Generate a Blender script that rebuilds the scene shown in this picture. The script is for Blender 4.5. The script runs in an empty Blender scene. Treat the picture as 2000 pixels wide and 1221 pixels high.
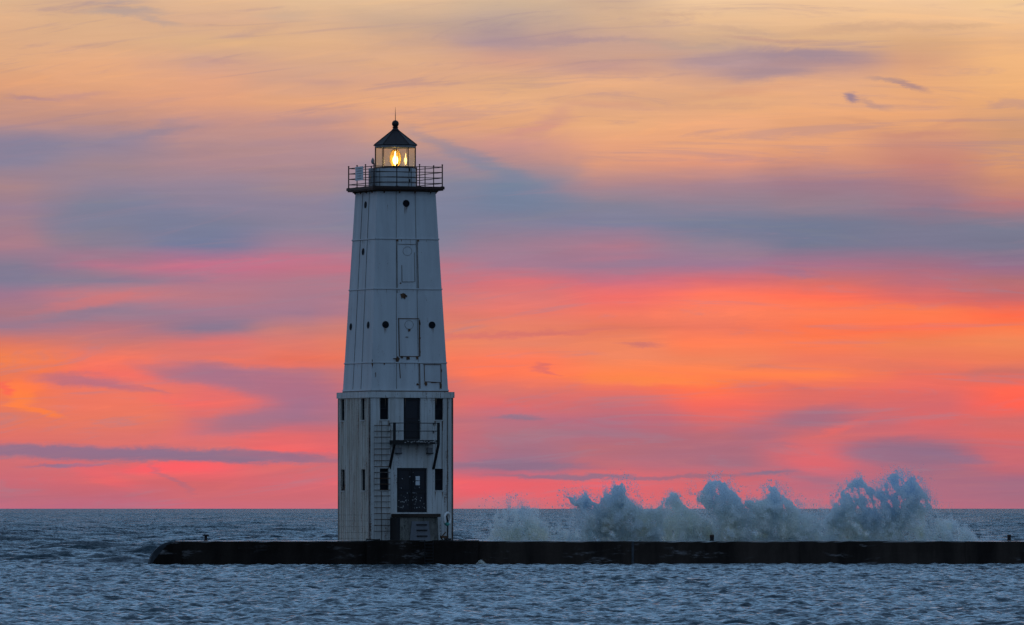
import bpy, bmesh, math, random
import numpy as np
from mathutils import Vector, Matrix
random.seed(7)
R = math.radians
SC = bpy.context.scene
COL = SC.collection

# ------------------------------------------------------------------ camera
F = 16000.0            # focal length in photo pixels (2000 px wide frame)
D = 400.0              # distance to the tower
EYE = 2.75             # eye height above the water
HY = 993.0             # horizon row in the photo
cam_d = bpy.data.cameras.new('camera'); cam = bpy.data.objects.new('camera', cam_d); COL.objects.link(cam)
cam.location = (0, 0, EYE); cam.rotation_euler = (R(90), 0, 0)
cam_d.sensor_width = 36; cam_d.lens = 36*F/2000; cam_d.shift_y = (HY-610.5)/2000
cam_d.clip_start = 1; cam_d.clip_end = 250000
SC.camera = cam
SC.view_settings.view_transform = 'Standard'; SC.view_settings.look = 'None'
SC.view_settings.exposure = 0; SC.view_settings.gamma = 1
SC.view_settings.use_curve_mapping = False

def lin(c):
    c /= 255.0
    return c/12.92 if c <= .04045 else ((c+.055)/1.055)**2.4
def hx(s):
    return (lin(int(s[0:2], 16)), lin(int(s[2:4], 16)), lin(int(s[4:6], 16)), 1)

# ------------------------------------------------------------------ sky (world): a bank of sunset cloud in the west, dusk blue overhead and behind
YS = [0,40,80,120,160,200,240,280,320,360,400,440,480,520,550,580,610,640,670,700,730,760,790,820,850,880,910,940,970,993]
SKY = [
"DDB28C E2B18A DBAA86 E0AA82 E0A27C CB967F C09188 8A8299 8A8299 A88589 9A8194 A07F8D A77C8C 847B92 807A93 A0778E AC7884 9A788C DA7866 F4804E EE7A56 F67850 EC7A5A E57862 DE7268 D87070 D06E74 CA6A76 BA6C7C BC6A84",
"D4AC8E DDB08A DDAD88 E6AB82 E3A67F D49A80 BA8F88 948599 A0868F 968495 7F8096 7E7E95 8A7E92 B2748A 8C7B92 CC7A7E 947A8F B97882 C87874 F47862 F27065 EE7864 EE7862 E87862 DE746A DA7070 D66B70 D8686E C06878 BE6A80",
"E2B690 D9AC8E DDB088 D0A18E E2A482 E0A181 C3928A B08B8F AC888F 968597 8C8298 7A7D96 767C9C C2708A B07A8C B87A86 A47A8E 8A7890 E0756E DC776E B07488 E07070 EC6E68 D57070 E07070 D87070 F8646A D4686E CE6A72 C86A7C",
"E4BC94 D9B090 E2B28A D9A98A D0A08A E4A67F C89488 B48D90 AC898F A08690 8C8298 8A8298 A07E94 C27588 B07A8A A87A8C A07A90 C07C7C DA7A6E E8735E B87480 C87078 A8728A A07088 E06A6C F0676A D86C70 D66A74 CE6A74 C86C7C",
"E6BE96 C9A890 CFA68E DEAC88 DCA688 E8AB80 E2A480 C2958A 9A8A98 8A8598 80829A 7E829A 8A8298 B87888 C87680 D07A78 D87A70 D8806E E8805E EC7A5E D87468 D0706E E0726A C07078 CC6A74 D06A74 B86E7E F0626A D86A72 CC6C7A",
"D2B496 BBA196 B09496 D4A08A E0AC84 EAB084 E0A47E CC948A B08B8E 76839C 76809A 868098 9C7E92 A67A90 D87278 DC7876 E87A6C E88068 EA8468 FE7C5C FC7858 D8746C E06C6C B87080 B07280 A47084 96708A E8646C E2656E D06A74",
"D0AE92 D6B090 C8A292 CCA08C E9AF86 DAA482 ECAE80 E8A47E DC9A7E B0888C 848296 80809A AE7A8C 9C7A92 CC7080 F0706C F47A64 E2785F F08662 F08662 FF8450 EE7462 CC6E74 B86C7E AE6E80 B86E78 C06C78 E06870 DC6870 D06C76",
"F0C89E EABE94 CFAA8E B8989A D4A288 E2AA80 ECAA80 EAA67C E0987C A8848E 8E8294 787E96 928094 A07892 D06C76 FF7860 FA8062 EC7860 FF8058 F0845E FF8250 FF7450 F86C5E DA6A6A B86C78 B06C7C A66E80 D06870 D46870 CC6C76",
"F0C498 ECBE92 DDB088 B49090 E0A884 EAAC80 E4A47A E6A278 D0907A A07C8A 94808E 737A92 787A92 A8728A D0706E FE7058 FF7F58 FC7650 FF7C50 EE7A60 FF8250 E87062 DA6C68 B06C7C D06C70 D86A70 DC6870 B86C80 C86C7C C46C7C",
"F2C69A ECBC90 DAAA82 D6A080 EAAC7C EAAA7C E6A476 CE907A C68478 A87C84 9A7888 80788C 807890 A47084 BC6E7A E06C66 FF7C52 FF7650 F08258 EC7A5C EA705F E86C62 D4696C DC6869 CC6A72 966C84 A86E82 A86C80 AC6C80 B46C80",
"F4CA98 F0C092 E6B286 F0B680 EEB27C E8AA78 D09A78 D49A74 D89770 CE8E74 B87A7C 7C7C90 7A788E 98708A B47076 C86A6C FF6C4C FA7C50 F2885A EE7C58 D07068 FF6A55 FF6454 D06C6C DC6866 CA6870 C46874 A06C84 A86C80 B46C80",
]
# streaks and patches of cloud: cx, cy, rx, ry, tilt (deg, + rises to the right), colour, strength, softness
BLOBS = [
 (150,884,420,14,-1,'92708A',.95,.75),(430,890,250,12,-1.5,'90708A',.95,.75),(130,909,90,4,1,'8A7090',.8,.5),(560,893,130,6,-4,'A06C84',.7,.5),
 (1010,908,150,8,-1,'917089',.9,.6),(1130,931,190,5,-1,'8E7088',.85,.6),(1360,932,120,4,1,'9A6C80',.8,.5),(1500,924,62,4,4,'84708A',.85,.4),
 (320,914,110,11,2,'FF5F66',.8,.2),(200,930,80,16,-18,'F0646A',.5,.2),(330,935,60,6,-35,'A86C80',.5,.3),
 (1760,884,120,27,-2,'956E86',.9,.6),(1860,893,90,8,-8,'93708A',.7,.5),(1590,815,90,20,8,'A46E82',.75,.2),(1650,835,70,7,16,'E86A66',.6,.2),(1530,872,40,4,-2,'B06C7C',.5,.2),
 (1600,938,80,11,-14,'A06E84',.6,.2),(1490,850,70,22,-5,'A06E84',.55,.1),(1300,888,180,18,2,'A86E80',.5,.1),
 (38,778,32,20,-30,'FF8246',.9,.6),(78,803,44,7,-14,'FF8046',.95,.7),(58,744,38,24,30,'FF7C48',.75,.4),(12,760,14,12,0,'F86058',.6,.3),
 (150,742,110,13,-2,'BC6F7C',.9,.3),(230,752,80,9,-8,'BB7080',.7,.3),(340,730,90,12,-12,'A87486',.6,.2),(450,742,125,22,-14,'A87288',.9,.3),(300,762,40,5,-25,'B87080',.5,.2),
 (470,828,110,22,8,'9F7388',.75,.3),(590,765,120,36,-14,'A5708A',.75,.1),(360,786,90,10,-6,'F46C66',.6,.1),(530,810,90,12,4,'A8728A',.4,.1),(520,708,170,7,-3,'F07460',.6,.2),
 (240,22,90,8,-2,'B79F97',.8,.4),(300,40,60,7,-14,'BFA295',.7,.3),(225,3,70,5,0,'BAA096',.7,.3),(60,192,60,5,-4,'B48A8C',.75,.3),(150,188,80,7,6,'C4928A',.6,.2),
 (290,262,120,11,10,'8F8398',.6,.1),(335,240,50,6,12,'A88A92',.5,.2),(60,285,110,30,-4,'878299',.5,.1),(330,430,150,40,-22,'787D98',.5,.05),
 (500,512,160,10,3,'C8738A',.7,.3),(190,588,150,9,9,'CC777A',.7,.3),(150,617,130,8,7,'917A90',.6,.2),(420,636,100,7,7,'8C7890',.55,.2),(120,545,130,20,2,'857C93',.5,.1),
 (470,522,60,16,0,'C4708A',.3,.1),(360,541,60,6,3,'9A7A92',.5,.2),(560,590,150,22,-3,'AC7A8A',.35,.1),
 (620,160,60,8,-3,'C89A8C',.6,.1),(430,118,50,7,-6,'C89A8E',.55,.2),(560,30,60,12,0,'C9AA94',.5,.1),(480,64,80,6,10,'C9A290',.55,.1),(620,235,170,12,6,'B08E92',.45,.05),
 (1120,79,150,7,1,'B39494',.85,.3),(980,85,100,9,0,'AE9398',.5,.1),(1180,130,110,15,-2,'C29690',.6,.2),(1340,88,160,6,-4,'BDA092',.5,.2),(1300,28,60,5,0,'D0A890',.5,.1),(1450,60,120,6,-5,'C8A48E',.5,.1),
 (1560,107,150,13,-1,'A48B95',.9,.35),(1500,140,110,17,4,'A88C94',.85,.3),(1390,118,80,12,6,'B09296',.7,.2),(1450,180,150,8,7,'D69C80',.5,.1),(1500,78,110,5,-3,'C49A8A',.6,.2),
 (1664,189,14,10,-10,'988090',.95,.3),(1705,202,48,6,-17,'B89088',.6,.1),(1770,166,46,6,-14,'AC8888',.8,.3),(1730,157,40,5,-6,'BA9488',.7,.2),
 (1680,55,170,9,4,'CDA488',.6,.2),(1850,52,110,5,2,'D2A886',.6,.2),(1790,262,110,8,2,'C98C7C',.6,.2),(1680,237,60,5,-4,'D49878',.5,.1),(1860,240,60,6,10,'CF9278',.5,.1),
 (1080,232,60,14,35,'CF9688',.5,.1),(1040,252,80,9,14,'D0938A',.6,.1),(1200,203,130,7,-6,'D49C84',.55,.1),(1400,207,160,5,2,'D6A082',.5,.1),
 (900,300,150,14,-24,'8B889C',.6,.1),(985,338,110,18,-20,'7A859E',.6,.1),(1030,395,110,26,0,'74829C',.5,.1),(1080,230,50,5,-8,'D09A86',.3,.1),
 (1760,455,250,34,-1,'757A92',.5,.1),(1500,450,180,26,-2,'737A94',.55,.1),(1900,360,120,20,-4,'BE8279',.35,.1),(1820,412,150,6,-2,'7E788E',.4,.1),
 (1290,513,90,7,0,'987A92',.5,.1),(1550,534,60,8,-4,'9C7490',.6,.1),(1200,505,90,6,2,'BA7586',.3,.1),
 (1000,653,230,6,3,'D4726E',.7,.2),(1250,674,50,5,0,'CC7470',.75,.2),(1060,719,20,6,-12,'DC6F68',.8,.2),(1082,727,16,5,-28,'DC6E68',.8,.2),(1270,742,170,10,-2,'FF8C4A',.6,.1),(1480,716,60,5,4,'E07A60',.5,.1),
 (1760,600,260,9,-2,'FF7C50',.5,.1),(1800,640,200,7,4,'FF6E4C',.5,.1),(1000,600,90,12,0,'E07874',.3,.1),(1010,815,55,5,-1,'90748A',.85,.3),(1080,790,130,12,-10,'CC7072',.4,.1),
 (1560,760,60,8,-10,'DA6E68',.5,.1),(1760,715,130,8,-3,'DE7662',.55,.1),(1930,725,80,9,2,'C87068',.5,.1),(1960,770,70,14,0,'FF6550',.4,.1),
 (1700,960,300,22,0,'AE6C80',.35,.0),(940,955,60,14,4,'F2606A',.45,.1),(1180,948,70,7,0,'F8606A',.6,.1),
]
w = bpy.data.worlds.new('World'); SC.world = w; w.use_nodes = True
nt = w.node_tree; nt.nodes.clear(); L = nt.links
def N(t, **k):
    n = nt.nodes.new(t)
    for a, b in k.items(): setattr(n, a, b)
    return n
def M(op, a, b=None, c=None, clamp=False):
    n = N('ShaderNodeMath', operation=op, use_clamp=clamp)
    for i, v in enumerate((a, b, c)):
        if v is None: continue
        if isinstance(v, (int, float)): n.inputs[i].default_value = v
        else: L.new(v, n.inputs[i])
    return n.outputs[0]
def MIX(f, a, b):
    n = N('ShaderNodeMix', data_type='RGBA')
    for s, v in ((n.inputs[0], f), (n.inputs[6], a), (n.inputs[7], b)):
        if isinstance(v, (int, float)): s.default_value = v
        elif isinstance(v, tuple): s.default_value = v
        else: L.new(v, s)
    return n.outputs[2]
def MR(v, a, b, c=0., d=1., it='SMOOTHSTEP'):
    n = N('ShaderNodeMapRange', interpolation_type=it)
    L.new(v, n.inputs[0])
    for i, x in enumerate((a, b, c, d)): n.inputs[i+1].default_value = x
    return n.outputs[0]
def noise(vec, sx, sy, scale, detail=4, rough=.55, dist=0., off=0.):
    mp = N('ShaderNodeMapping'); mp.inputs['Scale'].default_value = (sx, sy, 1); mp.inputs['Location'].default_value = (off, off*.7, off*.3)
    L.new(vec, mp.inputs[0])
    n = N('ShaderNodeTexNoise'); n.inputs['Scale'].default_value = scale; n.inputs['Detail'].default_value = detail
    n.inputs['Roughness'].default_value = rough; n.inputs['Distortion'].default_value = dist
    L.new(mp.outputs[0], n.inputs[0]); return n.outputs[0]
tc = N('ShaderNodeTexCoord'); sp = N('ShaderNodeSeparateXYZ'); L.new(tc.outputs['Generated'], sp.inputs[0])
dx, dy, dz = sp.outputs
dyc = M('MAXIMUM', dy, .05)
az = M('MULTIPLY_ADD', M('DIVIDE', dx, dyc), F, 1000.)         # tenths of an arc minute along the horizon
el = M('MULTIPLY_ADD', M('DIVIDE', dz, dyc), -F, HY)
c0 = N('ShaderNodeCombineXYZ'); L.new(az, c0.inputs[0]); L.new(el, c0.inputs[1]); cv = c0.outputs[0]
n1 = noise(cv, .0022, .014, 1.0, 5, .6, .6)
n2 = noise(cv, .008, .05, 1.0, 4, .6, .4, 7.3)
n3 = noise(cv, .004, .006, 1.0, 3, .5, .5, 3.1)
n4 = noise(cv, .0035, .045, 1.0, 6, .68, .8, 11.)
n5 = noise(cv, .02, .045, 1.0, 5, .7, .3, 21.)
ce = N('ShaderNodeCombineXYZ'); L.new(az, ce.inputs[0]); L.new(M('ADD', el, M('MULTIPLY', M('MINIMUM', az, 1150.), .13)), ce.inputs[1])
n6 = noise(ce.outputs[0], .0018, .020, 1.0, 7, .66, 1.4, 33.)
wy = M('ADD', el, M('ADD', M('MULTIPLY', M('SUBTRACT', n1, .5), 28.), M('MULTIPLY', M('SUBTRACT', n2, .5), 14.)))
wx = M('ADD', az, M('MULTIPLY', M('SUBTRACT', n3, .5), 220.))
t = M('DIVIDE', M('SUBTRACT', HY, wy), HY, clamp=True)
u = M('DIVIDE', wx, 200., clamp=False)
cols = []
for row in SKY:
    cs = row.split(); assert len(cs) == len(YS)
    cr = N('ShaderNodeValToRGB'); L.new(t, cr.inputs[0]); r = cr.color_ramp; r.interpolation = 'LINEAR'
    pts = sorted(((HY-y)/HY, hx(c)) for y, c in zip(YS, cs))
    r.elements[0].position = pts[0][0]; r.elements[0].color = pts[0][1]
    r.elements[1].position = pts[-1][0]; r.elements[1].color = pts[-1][1]
    for p, c in pts[1:-1]:
        e = r.elements.new(p); e.color = c
    cols.append(cr.outputs[0])
acc = cols[0]
for k in range(1, len(cols)):
    acc = MIX(MR(u, k-1+.05, k-.05), acc, cols[k])
# fine warp for the separate streaks
bw = M('ADD', M('MULTIPLY_ADD', M('SUBTRACT', n5, .5), 22., el), M('ADD', M('MULTIPLY', M('SUBTRACT', n2, .5), 18.), M('MULTIPLY', M('SUBTRACT', n1, .5), 10.)))
bx_ = M('ADD', az, M('MULTIPLY', M('SUBTRACT', n4, .5), 90.))
c1 = N('ShaderNodeCombineXYZ'); L.new(bx_, c1.inputs[0]); L.new(bw, c1.inputs[1]); bv = c1.outputs[0]
for bi, (cx, cy, rx, ry, an, colr, st, sf) in enumerate(BLOBS):
    if bi % 12 == 11:      # keeps the shader's working memory small: a negligible dependence on the colour so far
        dep = N('ShaderNodeVectorMath', operation='MULTIPLY_ADD'); L.new(acc, dep.inputs[0]); dep.inputs[1].default_value = (1e-6,)*3; L.new(c1.outputs[0], dep.inputs[2]); bv = dep.outputs[0]
    mp = N('ShaderNodeMapping', vector_type='TEXTURE')
    mp.inputs['Location'].default_value = (cx, cy, 0); mp.inputs['Rotation'].default_value = (0, 0, -R(an)); mp.inputs['Scale'].default_value = (rx*1.25, ry*1.45, 1)
    L.new(bv, mp.inputs[0])
    vm = N('ShaderNodeVectorMath', operation='LENGTH'); L.new(mp.outputs[0], vm.inputs[0])
    acc = MIX(MR(vm.outputs['Value'], 1.08, sf*.5, 0, st), acc, hx(colr))
# thin wisps: mauve shreds and brighter fibres through the sheet
acc = MIX(MR(n6, .52, .69, 0, .32), acc, hx('9A8294'))
vb = N('ShaderNodeVectorMath', operation='MULTIPLY'); L.new(acc, vb.inputs[0]); vb.inputs[1].default_value = (1.05, 1.03, .98)
acc = MIX(MR(n6, .47, .36, 0, 1.), acc, vb.outputs[0])
# faint fibres in the cloud sheet
fib = M('MULTIPLY_ADD', M('SUBTRACT', n4, .5), .17, 1.0)
fib = M('ADD', fib, M('MULTIPLY', M('SUBTRACT', n1, .5), .07))
vmul = N('ShaderNodeVectorMath', operation='SCALE'); L.new(acc, vmul.inputs[0]); L.new(fib, vmul.inputs['Scale'])
west = vmul.outputs[0]
hi = MIX(MR(dz, .12, .6), (.225, .43, .72, 1), (.150, .25, .41, 1))
hi = MIX(MR(dz, .057, .115), west, hi)
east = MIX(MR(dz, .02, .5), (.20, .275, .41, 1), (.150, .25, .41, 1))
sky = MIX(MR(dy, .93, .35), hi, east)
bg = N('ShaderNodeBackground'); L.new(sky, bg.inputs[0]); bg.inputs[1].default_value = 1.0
wo = N('ShaderNodeOutputWorld'); L.new(bg.outputs[0], wo.inputs[0])
w.cycles.sampling_method = 'MANUAL'; w.cycles.sample_map_resolution = 1024

# ------------------------------------------------------------------ materials
MAT = {}
class NT:
    def __init__(s, name):
        m = bpy.data.materials.new(name); m.use_nodes = True; s.m = m; s.t = m.node_tree
        s.b = s.t.nodes['Principled BSDF']; s.out = s.t.nodes['Material Output']; MAT[name] = m
        s.tc = s.t.nodes.new('ShaderNodeTexCoord')
    def n(s, t, **k):
        x = s.t.nodes.new(t)
        for a, b in k.items(): setattr(x, a, b)
        return x
    def link(s, a, b): s.t.links.new(a, b)
    def noise(s, scale, sc=(1,1,1), detail=4, rough=.6, off=0., co='Object'):
        mp = s.n('ShaderNodeMapping'); mp.inputs['Scale'].default_value = sc; mp.inputs['Location'].default_value = (off, off, off)
        s.link(s.tc.outputs[co], mp.inputs[0])
        x = s.n('ShaderNodeTexNoise'); x.inputs['Scale'].default_value = scale; x.inputs['Detail'].default_value = detail; x.inputs['Roughness'].default_value = rough
        s.link(mp.outputs[0], x.inputs[0]); return x.outputs[0]
    def mr(s, v, a, b, c=0., d=1.):
        x = s.n('ShaderNodeMapRange', interpolation_type='SMOOTHSTEP'); s.link(v, x.inputs[0])
        for i, q in enumerate((a, b, c, d)): x.inputs[i+1].default_value = q
        return x.outputs[0]
    def mix(s, f, a, b):
        x = s.n('ShaderNodeMix', data_type='RGBA')
        for q, v in ((x.inputs[0], f), (x.inputs[6], a), (x.inputs[7], b)):
            if isinstance(v, (int, float)): q.default_value = v
            elif isinstance(v, tuple): q.default_value = v + (1,) if len(v) == 3 else v
            else: s.link(v, q)
        return x.outputs[2]
    def math(s, op, a, b=None, clamp=False):
        x = s.n('ShaderNodeMath', operation=op, use_clamp=clamp)
        for i, v in enumerate((a, b)):
            if v is None: continue
            if isinstance(v, (int, float)): x.inputs[i].default_value = v
            else: s.link(v, x.inputs[i])
        return x.outputs[0]
    def base(s, c): s.b.inputs['Base Color'].default_value = c + (1,) if isinstance(c, tuple) else (0,0,0,1); (None if isinstance(c, tuple) else s.link(c, s.b.inputs['Base Color']))
    def rough(s, v, spec=.3): s.b.inputs['Roughness'].default_value = v; s.b.inputs['Specular IOR Level'].default_value = spec
    def bump(s, h, st, dist):
        x = s.n('ShaderNodeBump'); x.inputs['Strength'].default_value = st; x.inputs['Distance'].default_value = dist
        s.link(h, x.inputs['Height']); s.link(x.outputs[0], s.b.inputs['Normal'])

def weathered(name, paint, dirt, rust, dirt_amt, rust_lo, rust_hi, rough=.55, streak=(1.6,1.6,.12)):
    s = NT(name)
    a = s.noise(1.4, streak, 6, .65); b = s.noise(5, streak, 5, .7, 4.); c = s.noise(.6, (1,1,1), 4, .6, 9.)
    f = s.noise(28, (1,1,.5), 3, .6, 2.)
    d = s.math('MULTIPLY', s.mr(a, .35, .75), dirt_amt)
    col = s.mix(d, paint, dirt)
    col = s.mix(s.mr(c, .4, .7, 0, dirt_amt*.5), col, dirt)
    col = s.mix(s.mr(s.math('MULTIPLY', b, s.math('ADD', f, .5)), rust_lo, rust_hi), col, rust)
    s.base(col); s.rough(rough, .3); s.bump(f, .15, .02)
    return s
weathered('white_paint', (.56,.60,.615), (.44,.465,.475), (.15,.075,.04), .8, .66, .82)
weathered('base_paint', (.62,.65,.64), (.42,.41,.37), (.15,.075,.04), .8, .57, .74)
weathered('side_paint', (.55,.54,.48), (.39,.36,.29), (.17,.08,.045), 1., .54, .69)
weathered('seam_metal', (.30,.29,.27), (.10,.07,.05), (.05,.025,.015), 1., .35, .7)
weathered('rust_metal', (.15,.075,.038), (.07,.036,.02), (.03,.016,.01), 1., .4, .8, .8)
weathered('gallery_metal', (.024,.016,.014), (.05,.022,.014), (.012,.01,.01), 1., .5, .8, .6)
weathered('black_iron', (.010,.011,.014), (.016,.013,.012), (.03,.014,.01), 1., .6, .8, .6)
weathered('door_paint', (.012,.016,.024), (.02,.02,.024), (.03,.018,.014), 1., .6, .8, .5, (1,1,1))
weathered('roof_metal', (.030,.018,.018), (.016,.012,.014), (.05,.022,.016), 1., .5, .8, .5)
weathered('grey_metal', (.30,.32,.34), (.18,.18,.18), (.10,.05,.03), 1., .6, .8)
weathered('landing_concrete', (.22,.215,.185), (.08,.08,.07), (.025,.03,.022), 1., .45, .75, .85, (1,1,.4))
weathered('plate_steel', (.17,.18,.20), (.10,.11,.12), (.05,.03,.02), 1., .6, .8, .6)
weathered('ring_foam', (.85,.85,.82), (.5,.5,.48), (.3,.2,.15), .6, .8, .9)
weathered('teal_cloth', (.05,.33,.27), (.04,.22,.19), (.03,.1,.09), .6, .7, .9)
weathered('notice_paper', (.62,.66,.68), (.5,.52,.53), (.3,.3,.3), .3, .8, .9)
s = NT('worn_specks'); s.base((.50,.50,.48)); s.rough(.8)
s = NT('dark_void'); s.base(s.mix(s.mr(s.noise(3), .4, .7), (.006,.008,.012), (.014,.018,.022))); s.rough(.7, .12)
# breakwater: dark wet concrete with vertical staining
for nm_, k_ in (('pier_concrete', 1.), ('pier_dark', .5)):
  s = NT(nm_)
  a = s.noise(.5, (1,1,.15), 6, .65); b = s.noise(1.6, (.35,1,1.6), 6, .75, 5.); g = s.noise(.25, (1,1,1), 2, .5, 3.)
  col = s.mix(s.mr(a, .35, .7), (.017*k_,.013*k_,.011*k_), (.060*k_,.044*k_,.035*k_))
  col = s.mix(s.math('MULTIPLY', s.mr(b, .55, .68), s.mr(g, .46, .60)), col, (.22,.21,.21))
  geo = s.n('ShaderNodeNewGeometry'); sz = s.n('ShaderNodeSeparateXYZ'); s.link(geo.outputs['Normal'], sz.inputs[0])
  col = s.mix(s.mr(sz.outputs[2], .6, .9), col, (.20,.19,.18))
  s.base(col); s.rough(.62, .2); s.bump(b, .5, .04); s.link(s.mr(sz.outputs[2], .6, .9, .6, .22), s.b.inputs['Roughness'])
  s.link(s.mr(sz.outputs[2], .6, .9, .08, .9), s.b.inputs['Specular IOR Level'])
s = NT('cap_concrete')
a = s.noise(1.5, (1,1,1), 6, .7)
s.base(s.mix(s.mr(a, .3, .7), (.03,.036,.042), (.08,.09,.10))); s.rough(.8, .1); s.bump(a, .6, .06)
# glass
s = NT('lantern_glass')
tr = s.n('ShaderNodeBsdfTransparent'); tr.inputs[0].default_value = (.90,.85,.66,1)
gl = s.n('ShaderNodeBsdfGlossy'); gl.inputs['Roughness'].default_value = .05
tl = s.n('ShaderNodeBsdfTranslucent'); tl.inputs[0].default_value = (.8,.75,.6,1)
m1 = s.n('ShaderNodeMixShader'); m1.inputs[0].default_value = .05; s.link(tr.outputs[0], m1.inputs[1]); s.link(gl.outputs[0], m1.inputs[2])
m2 = s.n('ShaderNodeMixShader'); m2.inputs[0].default_value = .035; s.link(m1.outputs[0], m2.inputs[1]); s.link(tl.outputs[0], m2.inputs[2])
s.link(m2.outputs[0], s.out.inputs[0])
s = NT('lens_glass')
wv = s.n('ShaderNodeTexWave', bands_direction='Z'); wv.inputs['Scale'].default_value = 5.5; wv.inputs['Distortion'].default_value = .6
s.link(s.tc.outputs['Object'], wv.inputs[0])
tr = s.n('ShaderNodeBsdfTransparent'); tr.inputs[0].default_value = (.98,.9,.62,1)
tl = s.n('ShaderNodeBsdfTranslucent'); tl.inputs[0].default_value = (1,.52,.06,1)
m1 = s.n('ShaderNodeMixShader'); s.link(s.mr(wv.outputs[0], 0.1, .9, .22, .55), m1.inputs[0]); s.link(tr.outputs[0], m1.inputs[1]); s.link(tl.outputs[0], m1.inputs[2])
s.link(m1.outputs[0], s.out.inputs[0])
def emis(name, c, st):
    s = NT(name); e = s.n('ShaderNodeEmission'); e.inputs[0].default_value = c + (1,); e.inputs[1].default_value = st; s.link(e.outputs[0], s.out.inputs[0])
emis('lamp_glow', (1,.84,.52), 13.); emis('reflection_glow', (1,.62,.22), 4.)  # the weaker glow is for the lens reflection in the panes
# water
s = NT('lake_water')
nb1 = s.noise(2.2, (1,1.5,1), 5, .68); nb2 = s.noise(9.0, (1,1.3,1), 4, .65, 3.); nb3 = s.noise(.12, (1,.4,1), 4, .6, 8.)
s.b.inputs['IOR'].default_value = 1.333; s.b.inputs['Specular IOR Level'].default_value = .5
s.b.inputs['Roughness'].default_value = .13
h = s.math('ADD', nb1, s.math('MULTIPLY', nb2, .28))
prev = None
for sc_, anis, amp, of in ((.16, .6, .32, 1.), (.8, .75, .46, 5.), (3.0, .9, .44, 9.), (8.5, .9, .34, 14.)):
    mp = s.n('ShaderNodeMapping'); mp.inputs['Scale'].default_value = (anis, 1, 1); mp.inputs['Location'].default_value = (of, of, 0); s.link(s.tc.outputs['Object'], mp.inputs[0])
    x = s.n('ShaderNodeTexNoise'); x.inputs['Scale'].default_value = sc_; x.inputs['Detail'].default_value = 3; x.inputs['Roughness'].default_value = .6; s.link(mp.outputs[0], x.inputs[0])
    v1 = s.n('ShaderNodeVectorMath', operation='SUBTRACT'); s.link(x.outputs[1], v1.inputs[0]); v1.inputs[1].default_value = (.5,.5,.5)
    v2 = s.n('ShaderNodeVectorMath', operation='MULTIPLY_ADD'); s.link(v1.outputs[0], v2.inputs[0]); v2.inputs[1].default_value = (amp*2.6, amp*4., 0)
    if prev is None: v2.inputs[2].default_value = (0, .02, 0)
    else: s.link(prev, v2.inputs[2])
    prev = v2.outputs[0]
# near grazing the faces of the wavelets that tip away are hidden behind the ones in front: keep the slopes that face the shore
sx_ = s.n('ShaderNodeSeparateXYZ'); s.link(prev, sx_.inputs[0]); cx_ = s.n('ShaderNodeCombineXYZ'); s.link(sx_.outputs[0], cx_.inputs[0])
geo0 = s.n('ShaderNodeNewGeometry'); pp = s.n('ShaderNodeSeparateXYZ'); s.link(geo0.outputs['Position'], pp.inputs[0])
far = s.mr(pp.outputs[1], 250, 1200, .6, 1.5)
s.link(s.math('MULTIPLY', s.math('MULTIPLY', s.math('ABSOLUTE', sx_.outputs[1]), far), -1.), cx_.inputs[1])
ad = s.n('ShaderNodeVectorMath', operation='ADD'); s.link(cx_.outputs[0], ad.inputs[0]); s.link(geo0.outputs['Normal'], ad.inputs[1]); prev = ad.outputs[0]
vn = s.n('ShaderNodeVectorMath', operation='NORMALIZE'); s.link(prev, vn.inputs[0]); s.link(vn.outputs[0], s.b.inputs['Normal'])
# foam churned up along the lake side of the breakwater
geo = s.n('ShaderNodeNewGeometry'); ps = s.n('ShaderNodeSeparateXYZ'); s.link(geo.outputs['Position'], ps.inputs[0])
zone = s.math('MULTIPLY', s.math('MULTIPLY', s.mr(ps.outputs[1], 402, 406), s.mr(ps.outputs[1], 520, 410)), s.math('MULTIPLY', s.mr(ps.outputs[0], -7, -2), s.mr(ps.outputs[0], 33, 25)))
fn = s.noise(.9, (.7,.22,1), 6, .75, 6.)
foam = s.math('MULTIPLY', s.mr(s.math('ADD', fn, s.math('MULTIPLY', zone, .36)), .68, .86), zone)
caps = s.math('MULTIPLY', s.mr(s.noise(.35, (.5,.25,1), 6, .75, 15.), .72, .78), s.mr(ps.outputs[1], 405, 440))
wash = s.math('MULTIPLY', s.math('MULTIPLY', s.mr(ps.outputs[1], 395.3, 396.6), s.mr(ps.outputs[0], -19, -17)), s.mr(s.noise(1.3, (.6,1,1), 5, .7, 25.), .50, .66))
fm = s.math('MAXIMUM', s.math('MAXIMUM', foam, s.math('MULTIPLY', wash, s.mr(ps.outputs[1], 399, 397.5, 0, .55))), s.math('MULTIPLY', caps, .6))
deep = s.mix(s.mr(nb3, .35, .65), (.002,.018,.030), (.003,.034,.048))
s.base(s.mix(fm, deep, (.62,.66,.68)))
s.link(s.math('ADD', s.math('MULTIPLY', fm, .5), .13), s.b.inputs['Roughness'])
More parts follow.
